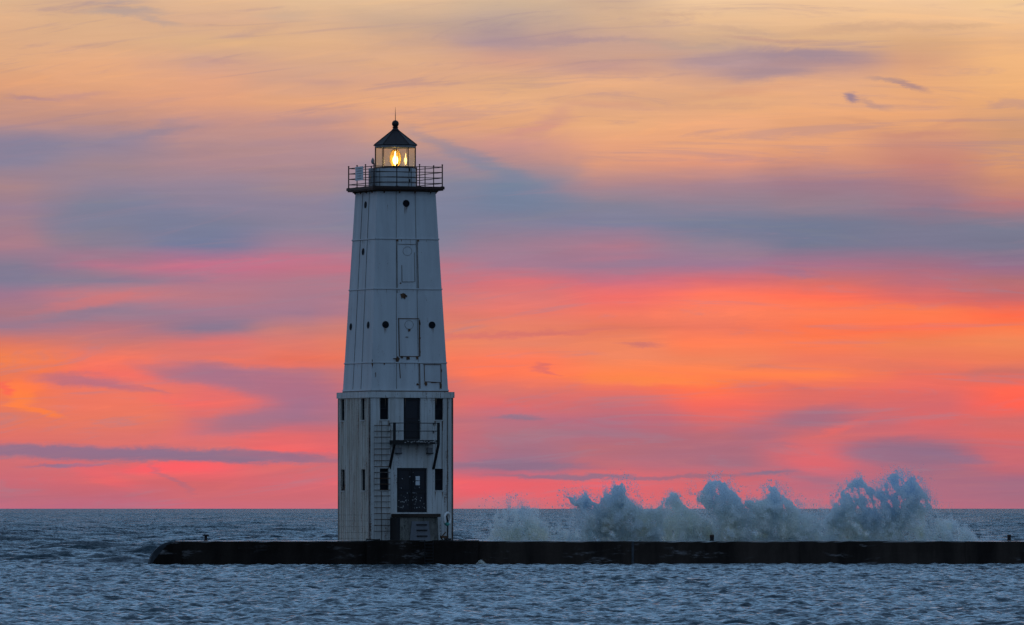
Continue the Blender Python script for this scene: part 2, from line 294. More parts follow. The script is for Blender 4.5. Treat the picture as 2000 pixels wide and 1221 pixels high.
# spray: droplets of white water, bluer towards the top, paler and warmer low down
s = NT('spray_water')
g = s.noise(.35, (1,1,.6), 5, .65); geo = s.n('ShaderNodeNewGeometry'); ps = s.n('ShaderNodeSeparateXYZ'); s.link(geo.outputs['Position'], ps.inputs[0])
hz_ = s.math('ADD', ps.outputs[2], s.math('MULTIPLY', g, 3.4))
st_ = s.noise(1.0, (1.1,1.,.28), 5, .7, 12.)
lo_ = s.mix(s.mr(st_, .40, .62), (.90,.935,.94), (.99,.98,.92))
col = s.mix(s.mr(hz_, 6.6, 3.2), s.mix(s.mr(st_, .38, .62), (.72,.84,.94), (.92,.97,1.)), lo_)
df = s.n('ShaderNodeBsdfDiffuse'); tl = s.n('ShaderNodeBsdfTranslucent'); s.link(col, df.inputs[0]); s.link(col, tl.inputs[0])
m1 = s.n('ShaderNodeMixShader'); m1.inputs[0].default_value = .78; s.link(df.outputs[0], m1.inputs[1]); s.link(tl.outputs[0], m1.inputs[2]); s.link(m1.outputs[0], s.out.inputs[0])

# ------------------------------------------------------------------ object helpers
def tag(o, label=None, cat=None, group=None, kind=None):
    for k, v in (('label', label), ('category', cat), ('group', group), ('kind', kind)):
        if v: o[k] = v
    return o
def empty(name, loc, rz, label, cat, group=None):
    o = bpy.data.objects.new(name, None); COL.objects.link(o); o.location = loc; o.rotation_euler = (0, 0, rz)
    return tag(o, label, cat, group)
class MB:
    def __init__(s): s.v = []; s.f = []
    def add(s, vs, fs):
        k = len(s.v); s.v += [tuple(v) for v in vs]; s.f += [tuple(i+k for i in f) for f in fs]; return s
    def hexa(s, p):    # 8 points: bottom ring 0-3, top ring 4-7
        return s.add(p, [(3,2,1,0),(4,5,6,7),(0,1,5,4),(1,2,6,5),(2,3,7,6),(3,0,4,7)])
    def box(s, x0, x1, y0, y1, z0, z1):
        return s.hexa([(x0,y0,z0),(x1,y0,z0),(x1,y1,z0),(x0,y1,z0),(x0,y0,z1),(x1,y0,z1),(x1,y1,z1),(x0,y1,z1)])
    def lathe(s, prof, n=24, c=(0,0,0), ph=0., close=True):
        vs = []
        for r, z in prof:
            for i in range(n):
                a = ph + 2*math.pi*i/n; vs.append((c[0]+r*math.cos(a), c[1]+r*math.sin(a), c[2]+z))
        fs = []
        for j in range(len(prof)-1):
            for i in range(n):
                fs.append((j*n+i, j*n+(i+1)%n, (j+1)*n+(i+1)%n, (j+1)*n+i))
        if close: fs.append(tuple(range(n-1, -1, -1))); fs.append(tuple(range((len(prof)-1)*n, len(prof)*n)))
        return s.add(vs, fs)
    def tube(s, a, b, r, n=8, r2=None):
        a = Vector(a); b = Vector(b); d = (b-a).normalized(); q = d.to_track_quat('Z', 'Y'); r2 = r if r2 is None else r2
        vs = [a + q @ Vector((r*math.cos(2*math.pi*i/n), r*math.sin(2*math.pi*i/n), 0)) for i in range(n)]
        vs += [b + q @ Vector((r2*math.cos(2*math.pi*i/n), r2*math.sin(2*math.pi*i/n), 0)) for i in range(n)]
        return s.add(vs, [(i, (i+1) % n, n+(i+1) % n, n+i) for i in range(n)] + [tuple(range(n-1, -1, -1)), tuple(range(n, 2*n))])
    def beam(s, a, b, wx, wy):   # rectangular beam between two points, wx across, wy along local y
        a = Vector(a); b = Vector(b)
        X = Vector((wx/2, 0, 0)); Y = Vector((0, wy/2, 0))
        return s.hexa([a-X-Y, a+X-Y, a+X+Y, a-X+Y, b-X-Y, b+X-Y, b+X+Y, b-X+Y])
    def build(s, name, mat, parent=None, smooth=False):
        me = bpy.data.meshes.new(name); me.from_pydata(s.v, [], s.f)
        bm = bmesh.new(); bm.from_mesh(me); bmesh.ops.recalc_face_normals(bm, faces=bm.faces); bm.to_mesh(me); bm.free()
        me.materials.append(MAT[mat])
        if smooth: me.polygons.foreach_set('use_smooth', [True]*len(me.polygons))
        o = bpy.data.objects.new(name, me); COL.objects.link(o)
        if parent: o.parent = parent
        return o

# ------------------------------------------------------------------ tower frame
A = R(21.4); CA, SA = math.cos(A), math.sin(A)
CXP = 772.2; S = F/D
DECK = EYE + (HY-1056)/S          # height of the breakwater deck above the water
TX = (CXP-1000)/S
def zl(py): return (1056-py)/S                      # photo row -> height above the deck
def fx(px, h): return ((px-CXP)/S - h*SA)/CA        # photo column on the front face
def ly(px, h): return -((px-CXP)/S + h*CA)/SA       # photo column on the side face
HB = 2.178                                          # half width of the square base
ZB = zl(768)                                        # top of the base
ZU0, ZU1 = zl(766), zl(373); HU0, HU1 = 2.0, 1.515
def hu(z): return HU0 + (HU1-HU0)*(z-ZU0)/(ZU1-ZU0)
house = empty('lighthouse', (TX, D, DECK), A, 'white square lighthouse with a tapering steel clad tower, lit lantern and railed gallery', 'lighthouse')

def wall_mesh(face, h, z0, z1, holes, depth=.14):
    """one wall of the square base with real openings; holes = (a0,a1,z0,z1) in face coordinates"""
    mb = MB()
    def P(a, z, o=0.):
        return {'front': (a, -h+o, z), 'left': (-h+o, -a, z), 'back': (-a, h-o, z), 'right': (h-o, a, z)}[face]
    xs = sorted({-h, h} | {q for H in holes for q in H[:2]}); zs = sorted({z0, z1} | {q for H in holes for q in H[2:]})
    for i in range(len(xs)-1):
        for j in range(len(zs)-1):
            mx, mz = (xs[i]+xs[i+1])/2, (zs[j]+zs[j+1])/2
            if any(H[0] < mx < H[1] and H[2] < mz < H[3] for H in holes): continue
            mb.add([P(xs[i], zs[j]), P(xs[i+1], zs[j]), P(xs[i+1], zs[j+1]), P(xs[i], zs[j+1])], [(0,1,2,3)])
    for a0, a1, b0, b1 in holes:
        c = [(a0,b0),(a1,b0),(a1,b1),(a0,b1)]
        for k in range(4):
            p, q = c[k], c[(k+1) % 4]
            mb.add([P(*p), P(*q), P(q[0], q[1], depth), P(p[0], p[1], depth)], [(0,1,2,3)])
    return mb, P
fw = [(fx(a,HB), fx(b,HB), zl(d), zl(c)) for a, b, c, d in ((743.9,760.3,778.5,820.5),(850,866,779,821),(743.6,760.6,915.5,958),(850,866,915.8,958))]
ud = (fx(789.6,HB), fx(822,HB), zl(860), zl(778.5)); ld = (fx(776.6,HB), fx(835,HB), zl(1001), zl(914.5))
lw = []
for a, b, c, d in ((664.3,672.2,779.5,821.5),(705.9,713.6,779.5,821.5),(665.2,673,917,958.5),(706.9,714.6,917,958.5)):
    y0, y1 = ly(a,HB), ly(b,HB); lw.append((min(-y0,-y1), max(-y0,-y1), zl(d), zl(c)))
mb, P = wall_mesh('front', HB, 0, ZB, fw+[ud, ld]); mb.build('wall', 'base_paint', house)
mb, PL = wall_mesh('left', HB, 0, ZB, lw); o = mb.build('wall', 'side_paint', house)
for f in ('back', 'right'):
    mb, _ = wall_mesh(f, HB, 0, ZB, []); mb.build('wall', 'base_paint', house)
def pane_box(face, H, d0, d1, mat, name, frame=True):
    a0, a1, b0, b1 = H; Pf = P if face == 'front' else PL
    mb = MB(); mb.hexa([Pf(a0,b0,d0),Pf(a1,b0,d0),Pf(a1,b0,d1),Pf(a0,b0,d1),Pf(a0,b1,d0),Pf(a1,b1,d0),Pf(a1,b1,d1),Pf(a0,b1,d1)])
    return mb.build(name, mat, house)
for face, hs in (('front', fw), ('left', lw)):
    Pf = P if face == 'front' else PL
    for H in hs:
        wdw = pane_box(face, H, .12, .20, 'dark_void', 'window')
        a0, a1, b0, b1 = H; m = (a0+a1)/2; zc = (b0+b1)/2; mb = MB()
        def fb(p0, p1, q0, q1, d0=.085, d1=.118):
            mb.hexa([Pf(p0,q0,d0),Pf(p1,q0,d0),Pf(p1,q0,d1),Pf(p0,q0,d1),Pf(p0,q1,d0),Pf(p1,q1,d0),Pf(p1,q1,d1),Pf(p0,q1,d1)])
        e = .004
        fb(a0+e, a0+.035, b0+e, b1-e); fb(a1-.035, a1-e, b0+e, b1-e); fb(a0+.037, a1-.037, b1-.04, b1-e); fb(a0+.037, a1-.037, b0+e, b0+.04); fb(a0+.037, a1-.037, zc-.015, zc+.015)
        mb.build('window_frame', 'door_paint', wdw)
        mb = MB(); fb(a0-.02, a1+.02, b0-.045, b0-.002, -.035, -.003)
        mb.build('window_sill', 'base_paint', wdw)
# double door and the door onto the balcony
def leaf(H, n, name):
    a0, a1, b0, b1 = H; o = pane_box('front', H, .09, .16, 'door_paint', name); mb = MB()
    wd = (a1-a0)/n
    for k in range(n):
        p0, p1 = a0+k*wd+.02, a0+(k+1)*wd-.02
        for q0, q1 in ((b0+.1, b0+(b1-b0)*.44), (b0+(b1-b0)*.5, b1-.1)):
            for r in ((p0+.06, p1-.06, q0, q0+.03), (p0+.06, p1-.06, q1-.03, q1), (p0+.06, p0+.09, q0+.031, q1-.031), (p1-.09, p1-.06, q0+.031, q1-.031)):
                mb.box(r[0], r[1], -HB+.07, -HB+.089, r[2], r[3])
    mb.build('door_panel', 'black_iron', o)
    mb = MB(); c = (a0+a1)/2 if n == 2 else a1-.12
    mb.tube((c+.06, -HB+.085, b0+.95), (c+.06, -HB+.03, b0+.95), .02); mb.tube((c+.06, -HB+.03, b0+.95), (c+.17, -HB+.03, b0+.95), .015)
    mb.build('door_handle', 'grey_metal', o)
    return o
d1 = leaf(ld, 2, 'double_door'); tag(d1, 'navy double door with worn paint and two paper notices')
mb = MB(); mb.box((ld[0]+ld[1])/2-.012, (ld[0]+ld[1])/2+.012, -HB+.06, -HB+.0885, ld[2]+.01, ld[3]-.01); mb.build('door_gap_strip', 'black_iron', d1)
d2 = leaf(ud, 1, 'balcony_door')
mb = MB(); rr = random.Random(3)
for k in range(60):    # flaked spots on the double door
    px = rr.choice([rr.gauss(789, 5), rr.gauss(816, 6), rr.uniform(778, 833)]); py = rr.choice([rr.gauss(972, 8), rr.gauss(985, 6), rr.uniform(918, 996)])
    px = min(max(px, 778.5), 833); py = min(max(py, 917), 997)
    x, z = fx(px,HB), zl(py); r = rr.uniform(.008, .026); n = 6
    pts = [(x+r*rr.uniform(.5,1.2)*math.cos(i*2*math.pi/n), -HB+.0665, z+r*rr.uniform(.6,1.8)*math.sin(i*2*math.pi/n)) for i in range(n)]
    mb.add(pts, [tuple(range(n))])
mb.build('flaked_paint', 'worn_specks', d1)
for y0, y1 in ((930.5, 938.5), (940, 948)):
    mb = MB(); mb.box(fx(813.5,HB), fx(821.5,HB), -HB+.055, -HB+.062, zl(y1), zl(y0)); mb.build('paper_notice', 'notice_paper', d1)
# cornice on the base, corner boards, base roof
mb = MB(); e = .06
hb = HB+e
mb.box(-hb, hb, -hb, -HB-.003, zl(778), ZB); mb.box(-hb, hb, HB+.003, hb, zl(778), ZB); mb.box(-hb, -HB-.003, -HB-.003, HB+.003, zl(778), ZB); mb.box(HB+.003, hb, -HB-.003, HB+.003, zl(778), ZB)
mb.box(-hb, hb, -hb, hb, ZB+.002, ZB+.04)
mb.build('cornice', 'base_paint', house)
mb = MB()
for sx, sy in ((-1,-1),(1,-1),(1,1),(-1,1)):
    x0, x1 = sorted((sx*(HB+.012), sx*(HB-.07))); y0, y1 = sorted((sy*(HB+.012), sy*(HB-.07)))
    mb = MB(); mb.box(x0, x1, y0, y1, .02, zl(778.2)); mb.build('corner_board', 'seam_metal', house)
# standing seams of the cladding on the base
mb = MB(); rr = random.Random(11)
x = -HB+.14
while x < HB-.1:
    zz = [(0.02, zl(778.5))]
    for H in fw+[ud, ld]:
        if H[0]-.02 < x < H[1]+.02:
            zz = [p for (a, b) in zz for p in ((a, min(b, H[2]-.05)), (max(a, H[3]+.02), b)) if p[1]-p[0] > .05]
    for a, b in zz: mb.box(x-.006, x+.006, -HB-.014, -HB-.002, a, b)
    x += rr.choice([.17, .21, .245, .26])
mb.build('cladding_seam', 'base_paint', house)
mb = MB(); y = -HB+.2
while y < HB-.1:
    zz = [(0.02, zl(778.5))]
    for H in lw:
        if H[0]-.02 < -y < H[1]+.02:
            zz = [p for (a, b) in zz for p in ((a, min(b, H[2]-.05)), (max(a, H[3]+.02), b)) if p[1]-p[0] > .05]
    for a, b in zz: mb.box(-HB-.012, -HB-.002, y-.008, y+.008, a, b)
    y += rr.choice([.24, .30, .34])
mb.build('cladding_seam', 'side_paint', house)
mb = MB()
for py in (1005.9, 1017.5, 1028.8, 1040, 1051.5):
    for k in range(20):
        y = -HB+.25+k*(2*HB-.5)/19; z = zl(py)
        mb.tube((-HB-.001, y, z), (-HB-.02, y, z), .015, 6, .009)
mb.build('rivet_row', 'rust_metal', house)
# long rust seams on the front
mb = MB()
mb.box(fx(874,HB)-.012, fx(874,HB)+.012, -HB-.02, -HB-.003, .1, zl(779)); mb.box(fx(864,HB)-.008, fx(864,HB)+.008, -HB-.02, -HB-.003, zl(915), zl(823))
mb.box(fx(746.4,HB)-.01, fx(746.4,HB)+.01, -HB-.02, -HB-.003, .02, zl(960)); mb.box(fx(747,HB)-.008, fx(747,HB)+.008, -HB-.018, -HB-.003, zl(912), zl(824))
mb.build('rust_seam', 'rust_metal', house)

# dark panel on the side of the landing is built with the landing
weathered('rust_stain', (.24,.16,.105), (.16,.095,.055), (.13,.075,.045), 1., .5, .75)
# ---- tapered tower
mb = MB()
zs = [ZU0, ZU1]
v = [(sx*hu(z), sy*hu(z), z) for z in zs for sx, sy in ((-1,-1),(1,-1),(1,1),(-1,1))]
mb.hexa(v); tower = mb.build('tapered_tower', 'white_paint', house)
def TF(px, py, off=0.):   # point on the tapered front face
    z = zl(py); h = hu(z); return Vector((fx(px, h), -h-off, z))
def TL(px, py, off=0.):
    z = zl(py); h = hu(z); return Vector((-h-off, ly(px, h), z))
def strip(mb, T, p0, p1, wpx, o0=.002, o1=.02):
    """thin raised strip between two photo points on a face"""
    d = Vector((p1[0]-p0[0], p1[1]-p0[1])); n = Vector((-d.y, d.x)).normalized()*wpx/2
    if T is TL: n = Vector((n.x*SA/CA if abs(n.x) > abs(n.y) else n.x, n.y))
    c = [(p0[0]-n.x, p0[1]-n.y), (p0[0]+n.x, p0[1]+n.y), (p1[0]+n.x, p1[1]+n.y), (p1[0]-n.x, p1[1]-n.y)]
    mb.hexa([T(*q, o0) for q in c] + [T(*q, o1) for q in c])
# ring seams round all four sides
for py in (468.5, 566, 709.5, 763):
    mb = MB(); z0, z1 = zl(py+1.1), zl(py-1.1)
    for k in range(4):
        rot = Matrix.Rotation(k*math.pi/2, 3, 'Z'); h0, h1 = hu(z0), hu(z1); o0, o1 = .002, .03
        mb.hexa([rot @ Vector(q) for q in ((-h0-o1,-h0-o0,z0),(h0+o1,-h0-o0,z0),(h0+o1,-h0-o1,z0),(-h0-o1,-h0-o1,z0),(-h1-o1,-h1-o0,z1),(h1+o1,-h1-o0,z1),(h1+o1,-h1-o1,z1),(-h1-o1,-h1-o1,z1))])
    mb.build('ring_seam', 'white_paint', tower)
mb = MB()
for py in (469.8, 567.2, 710.8):     # dark strip painting in the shade under each ring
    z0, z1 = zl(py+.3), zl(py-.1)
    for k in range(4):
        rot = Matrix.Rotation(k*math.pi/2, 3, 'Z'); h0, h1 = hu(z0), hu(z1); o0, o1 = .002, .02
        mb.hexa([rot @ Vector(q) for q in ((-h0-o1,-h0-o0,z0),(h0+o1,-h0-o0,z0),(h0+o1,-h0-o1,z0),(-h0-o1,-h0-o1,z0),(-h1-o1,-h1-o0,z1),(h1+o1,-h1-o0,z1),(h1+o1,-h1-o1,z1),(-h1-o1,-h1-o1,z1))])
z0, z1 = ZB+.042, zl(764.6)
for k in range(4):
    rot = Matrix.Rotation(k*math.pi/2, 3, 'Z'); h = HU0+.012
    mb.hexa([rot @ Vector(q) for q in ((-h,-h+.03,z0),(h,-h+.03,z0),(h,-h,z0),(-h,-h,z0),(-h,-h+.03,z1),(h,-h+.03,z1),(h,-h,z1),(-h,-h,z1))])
mb.build('seam_shadow_strip', 'rust_metal', tower)
mb = MB()
# vertical plate joints
for a, b in (((774.6,376),(775.6,761)),((811.2,376),(818.8,761))): strip(mb, TF, a, b, .55)
for a, b in (((709,378),(689.5,761)),((722.5,376),(706,761))): strip(mb, TL, a, b, .55)
mb.build('plate_joint', 'seam_metal', tower)
mb = MB(); mr_ = MB()
# outlined doors and panels, rusty joints
for a, b, wd in (((776,470),(777,566),1.0),((778.2,479),(812,479),.8),((815.3,470),(817.5,566),1.6),((785.5,520),(786,552),.8),((786,552.5),(810,552),.8),((810,495),(811,552),.9),
                 ((778.5,624),(819.5,624),1.2),((779.5,624),(781,697),1.2),((819.5,626),(820.5,697),1.8),((781,697.5),(820,697.5),1.0),((776.5,566),(777.5,574),1.0),
                 ((827,713),(862,713),1.1),((829,713),(830,746),.9),((861.3,713),(862,748),1.1),((830,746.5),(862,748),1.0),((781,712),(783,740),.9),((820,710),(821,760),1.2),((728.5,704),(728.5,716),.9),((735.2,729),(735.2,738),.7)):
    if a[1] < 600: strip(mb, TF, a, b, wd, .002, .026)
    else: strip(mr_, TF, a, b, wd*1.15, .002, .026)
mr_.build('rusty_outline', 'rust_metal', tower)
for c, rp in (((796.5,492.5),8.6),((799.8,636),8.4)):
    n = 24
    for i in range(n):
        a0, a1 = 2*math.pi*i/n, 2*math.pi*(i+1)/n
        strip(mb, TF, (c[0]+rp*math.cos(a0), c[1]+rp*math.sin(a0)), (c[0]+rp*math.cos(a1), c[1]+rp*math.sin(a1)), .45, .002, .012)
mb.build('panel_outline', 'seam_metal', tower)
mb = MB(); rr = random.Random(5)
def patch(cx, cy, rx, ry, drip=0.):
    n = 11; pts = []
    for i in range(n):
        a = 2*math.pi*i/n; q = rr.uniform(.55, 1.15)
        pts.append(TF(cx+1.35*rx*q*math.cos(a), cy+1.35*ry*q*math.sin(a)+(drip*rr.uniform(.3,1) if math.sin(a) > .5 else 0), .0285))
    mb.add(pts, [tuple(range(n))])
for q in ((788,577,4,2.5,7),(777.5,702,3.4,3.6,7),(772.5,702,3,1,0),(798,700,3.5,2,3),(785.5,699,2,1.6,1),(815,699,2.5,1.6,3),(800,645,2.2,1.2,5),(816.5,752,2,2,0),(832,748.5,2.5,1.3,5),
          (860.5,752,1.6,3,9),(848,747.5,5,.6,1),(776.5,471,1.8,1.6,1),(817,471,1.8,1.8,1),(783,555,1.6,1.4,0),(778,566.5,2,1.2,0),(752,711,1.2,.8,3),(793,579,2,1,3),(820.2,632,1.3,3,0),(820.6,662,1.3,2.2,0),(820.6,688,1.2,3,0),(728.5,711,1.2,2.5,8),(787,566.5,4,.5,0),(809,566.5,4,.6,0),(862,724,1,3,1),(795,660,3,.8,0)):
    patch(*q)
mb.build('rust_patch', 'rust_metal', tower)
def porthole(T, cx, cy, r, ratio=1.0):
    c = Vector(T(cx, cy)); z0 = zl(cy)
    if T is TF: ax = Vector((1,0,0)); up = (TF(cx, cy-10)-TF(cx, cy+10)); up = Vector((0, up.y, up.z)).normalized(); nrm = Vector((0,-1,0))
    else: ax = Vector((0,1,0)); up = (TL(cx, cy-10)-TL(cx, cy+10)); up = Vector((up.x, 0, up.z)).normalized(); nrm = Vector((-1,0,0))
    n = 20; mb = MB()
    ring = lambda rad, off: [c+ax*rad*math.cos(2*math.pi*i/n)+up*rad*math.sin(2*math.pi*i/n)+nrm*off for i in range(n)]
    mb.add(ring(r*.93, .006)+ring(r*.93, .0035), [tuple(range(n)), tuple(range(2*n-1, n-1, -1))]+[(i,(i+1)%n,n+(i+1)%n,n+i) for i in range(n)])
    pane = mb.build('porthole', 'dark_void', tower)
    mb = MB(); a = ring(r*1.06, .003)+ring(r*1.06, .016)+ring(r*.96, .018)+ring(r*.93, .008)
    mb.add(a, [(j*n+i, j*n+(i+1)%n, (j+1)*n+(i+1)%n, (j+1)*n+i) for j in range(3) for i in range(n)])
    mb.build('porthole_rim', 'door_paint', pane, True)
for q in ((794,399.5),(754.3,636),(844.2,636)): porthole(TF, q[0], q[1], .165)
for q in ((714.6,401),(709.8,492.5),(685,638),(720.6,636.5)): porthole(TL, q[0], q[1], .165)

mb = MB(); rr = random.Random(21)
def drip(T, cx, cy, wpx, lpx, off=.0035):
    k = SA/CA if T is TL else 1.
    a = [(cx-wpx*k/2, cy), (cx+wpx*k/2, cy), (cx+wpx*k*.2, cy+lpx*.7), (cx+rr.uniform(-.2,.2), cy+lpx)]
    mb.add([T(*q, off) for q in a], [(0,1,2,3)])
for k in range(46):
    cy = rr.choice([469.5, 567, 710.5, 710.5, 642, 406, 640])
    if cy in (642, 406, 640): cx = {642: 754.3, 406: 794, 640: 844.2}[cy]+rr.uniform(-3, 3)
    else: cx = rr.choice([rr.uniform(735, 850), 775.5, 817, rr.uniform(778, 815)])
    drip(TF, cx, cy, rr.uniform(.4, 1.1), rr.uniform(4, 17))
for k in range(12): drip(TL, rr.uniform(690, 725), rr.choice([472, 570, 714]), rr.uniform(.4, 1.), rr.uniform(4, 14))
mb.build('rust_run', 'rust_stain', tower)
mb = MB(); BF = lambda px, py, off=0.: Vector((fx(px, HB), -HB-off, zl(py))); BL = lambda px, py, off=0.: Vector((-HB-off, ly(px, HB), zl(py)))
for k in range(44):
    cx, cy = rr.choice([(rr.uniform(730, 882), 779), (rr.choice([744, 760.5, 850.5, 866])+rr.uniform(-1.5, 1.5), 823), (rr.choice([851, 865])+rr.uniform(-1, 1), 961), (rr.uniform(770, 850), 869), (rr.uniform(868, 882), rr.uniform(840, 1000))])
    drip(BF, cx, cy, rr.uniform(.5, 1.3), rr.uniform(6, 26))
_tl = TL; TL = BL
for k in range(34):
    cx, cy = rr.choice([(rr.uniform(664, 720), 780), (rr.choice([668, 710])+rr.uniform(-3, 3), 824), (rr.choice([669, 711])+rr.uniform(-3, 3), 961), (rr.uniform(664, 720), rr.uniform(850, 1030))])
    drip(BL, cx, cy, rr.uniform(.8, 2.2), rr.uniform(6, 34))
TL = _tl
mb.build('rust_run', 'rust_stain', house)

# ---- gallery
HG = 1.865; ZG0, ZG1 = zl(371.8), zl(366.6)
mb = MB(); mb.box(-HG, HG, -HG, HG, ZG0, ZG1); mb.box(-HG+.05, HG-.05, -HG+.05, HG-.05, ZG0-.06, ZG0-.002); gd = mb.build('gallery_deck', 'gallery_metal', house)
mb = MB(); h = 1.63
mb.box(-h, h, -h, h, zl(376.3), ZG0-.064)
for k in range(4):
    rot = Matrix.Rotation(k*math.pi/2, 3, 'Z')
    for x in (-1.2, -.4, .4, 1.2):
        p = [rot @ Vector(q) for q in ((x-.03,-1.77,ZG0-.063),(x+.03,-1.77,ZG0-.063),(x+.03,-1.635,ZG0-.063),(x-.03,-1.635,ZG0-.063),(x-.03,-1.66,ZG0-.2),(x+.03,-1.66,ZG0-.2),(x+.03,-1.635,ZG0-.2),(x-.03,-1.635,ZG0-.2))]
        mb.hexa(p)
mb.build('gallery_bracket', 'rust_metal', house)
HR = 1.775; RH = [.17, .435, .70, .965]
posts = MB(); rails = MB()
c4 = [(-HR,-HR),(HR,-HR),(HR,HR),(-HR,HR)]
rr = random.Random(8)
railing = None
for k in range(4):
    a = c4[k]; b = c4[(k+1) % 4]
    for r_ in RH:
        for j in range(3):
            p = [a[i]+(b[i]-a[i])*j/3 for i in (0,1)]; q = [a[i]+(b[i]-a[i])*(j+1)/3 for i in (0,1)]
            m = [(p[i]+q[i])/2 for i in (0,1)]; sg = rr.uniform(-.018, .004)
            rails.tube((p[0],p[1],ZG1+r_), (m[0],m[1],ZG1+r_+sg), .02, 6); rails.tube((m[0],m[1],ZG1+r_+sg), (q[0],q[1],ZG1+r_), .02, 6)
railing = rails.build('railing', 'gallery_metal', gd)
for k in range(4):
    a = c4[k]; b = c4[(k+1) % 4]
    for j in range(3):
        x, y = (a[i]+(b[i]-a[i])*j/3 for i in (0,1))
        mb = MB(); mb.tube((x,y,ZG1), (x,y,ZG1+1.06), .032 if j == 0 else .026, 8); mb.lathe([(.001,1.10),(.04,1.085),(.045,1.06),(.03,1.04)], 8, (x,y,ZG1), 0, False)
        mb.box(x-.06, x+.06, y-.06, y+.06, ZG1+.001, ZG1+.02); mb.build('railing_post', 'gallery_metal', gd)

# ---- lantern room
PH = R(-90)+R(3)-A     # vertices of the ten sided lantern
zs_, zg0, zg1, ze = zl(365.5), zl(327), zl(289), zl(284)
mb = MB(); mb.lathe([(.99,ZG1+.002),(1.0,ZG1+.03),(1.0,zg0-.06)], 40); drum = mb.build('lantern_base', 'white_paint', house, False)
mb = MB()
for i in range(3):
    z = ZG1+.25+i*.24; mb.lathe([(1.002,z),(1.012,z+.004),(1.012,z+.02),(1.002,z+.024)], 40, close=False)
for an in (-60, -20, 25, 75, 200, 290):
    x, y = math.cos(R(an)), math.sin(R(an)); mb.tube((x*1.012,y*1.012,ZG1+.01), (x*1.012,y*1.012,zg0-.07), .012, 6)
mb.build('drum_seam', 'seam_metal', drum)
mb = MB()
for px, py in ((800.5,333),(800.5,354)):
    x = (px-CXP)/S; yy = -math.sqrt(1.01**2-x*x); lx, lyy = x*CA+yy*SA, -x*SA+yy*CA
    mb.box(lx-.03, lx+.03, lyy-.02, lyy+.03, zl(py+3), zl(py-3))
mb.build('vent', 'black_iron', drum)
mb = MB(); mb.lathe([(1.0,zg0-.058),(1.06,zg0-.05),(1.06,zg0-.01),(.97,zg0)], 10, ph=PH); mb.build('lantern_sill', 'gallery_metal', house)
R10 = 1.03
vx = [(R10*math.cos(PH+2*math.pi*i/10), R10*math.sin(PH+2*math.pi*i/10)) for i in range(10)]
mb = MB(); mb.lathe([(1.0,zg0+.003),(1.0,zg1)], 10, ph=PH, close=False); mb.build('lantern_glazing', 'lantern_glass', house)
for x, y in vx:
    mb = MB(); mb.tube((x*.995,y*.995,zg0), (x*.995,y*.995,zg1), .02, 6); mb.build('glazing_bar', 'gallery_metal', house)
mb = MB(); mb.lathe([(.96,zg1+.002),(1.04,zg1+.002),(1.05,zg1+.03),(1.05,ze-.02),(.98,ze-.02)], 10, ph=PH); mb.build('eaves_band', 'grey_metal', house)
mb = MB(); mb.lathe([(1.0,ze-.018),(1.11,ze-.015),(1.12,ze+.012),(1.05,ze+.05),(.20,zl(256)),(.17,zl(255))], 10, ph=PH); roof = mb.build('lantern_roof', 'roof_metal', house)
mb = MB()
for i in range(10):
    a = PH+2*math.pi*i/10; mb.tube((1.09*math.cos(a),1.09*math.sin(a),ze+.03), (.2*math.cos(a),.2*math.sin(a),zl(255.5)), .014, 5)
mb.build('roof_rib', 'roof_metal', roof)
mb = MB()
zc = zl(241.8)
prof = [(.19,zl(256)),(.195,zl(254)),(.16,zl(253.2)),(.13,zl(251)),(.115,zl(249.8)),(.15,zl(249)),(.15,zl(248)),(.09,zl(247.2))]
prof += [(.172*math.cos(R(a)), zc+.172*math.sin(R(a))) for a in range(-55, 86, 10)] + [(.018, zc+.18), (.016, zl(225)), (.004, zl(209))]
mb.lathe(prof, 24); mb.build('finial', 'roof_metal', roof, True)
# lens and bulb
LZ = zl(327)
lens = MB(); zc = zl(309.5)
def oval(s): return [(.275*s*math.cos(R(a))**.8, .44*s*math.sin(R(a))) for a in range(-78, 79, 12)]
lens.lathe(oval(1.0), 24, (0,0,zc), close=False); lo = lens.build('lens', 'lens_glass', house, True)
mb = MB()
for i in range(8):
    pr = oval(1.03)
    a = i*math.pi/4+.2
    for j in range(len(pr)-1): mb.tube((pr[j][0]*math.cos(a), pr[j][0]*math.sin(a), zc+pr[j][1]), (pr[j+1][0]*math.cos(a), pr[j+1][0]*math.sin(a), zc+pr[j+1][1]), .009, 5)
mb.build('lens_frame', 'gallery_metal', lo)
mb = MB(); mb.lathe([(.001,-.3),(.05,-.28),(.10,-.2),(.13,-.08),(.125,.02),(.085,.12),(.045,.20),(.035,.32),(.02,.38),(.001,.4)], 16, (0,0,zc-.04), close=False); mb.build('bulb', 'lamp_glow', lo, True)
mb = MB(); mb.lathe([(.16,LZ+.0),(.14,LZ+.03),(.05,LZ+.04),(.05,zc-.42),(.16,zc-.41),(.16,zc-.40)], 16); mb.build('lens_pedestal', 'gallery_metal', lo)
# glowing shape on a stem, added as the lens's reflection in the panes
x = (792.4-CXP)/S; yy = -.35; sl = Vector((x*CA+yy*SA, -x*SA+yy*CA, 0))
mb = MB(); mb.lathe([(.001,-.22),(.025,-.2),(.04,-.12),(.062,-.02),(.055,.07),(.025,.14),(.012,.26),(.001,.36)], 12, (sl.x, sl.y, zl(313.5)), close=False); so = mb.build('lens_reflection', 'reflection_glow', house, True)
mb = MB(); mb.tube((sl.x, sl.y, LZ), (sl.x, sl.y, zl(321.8)), .014, 6); mb.build('reflection_stem', 'gallery_metal', so)
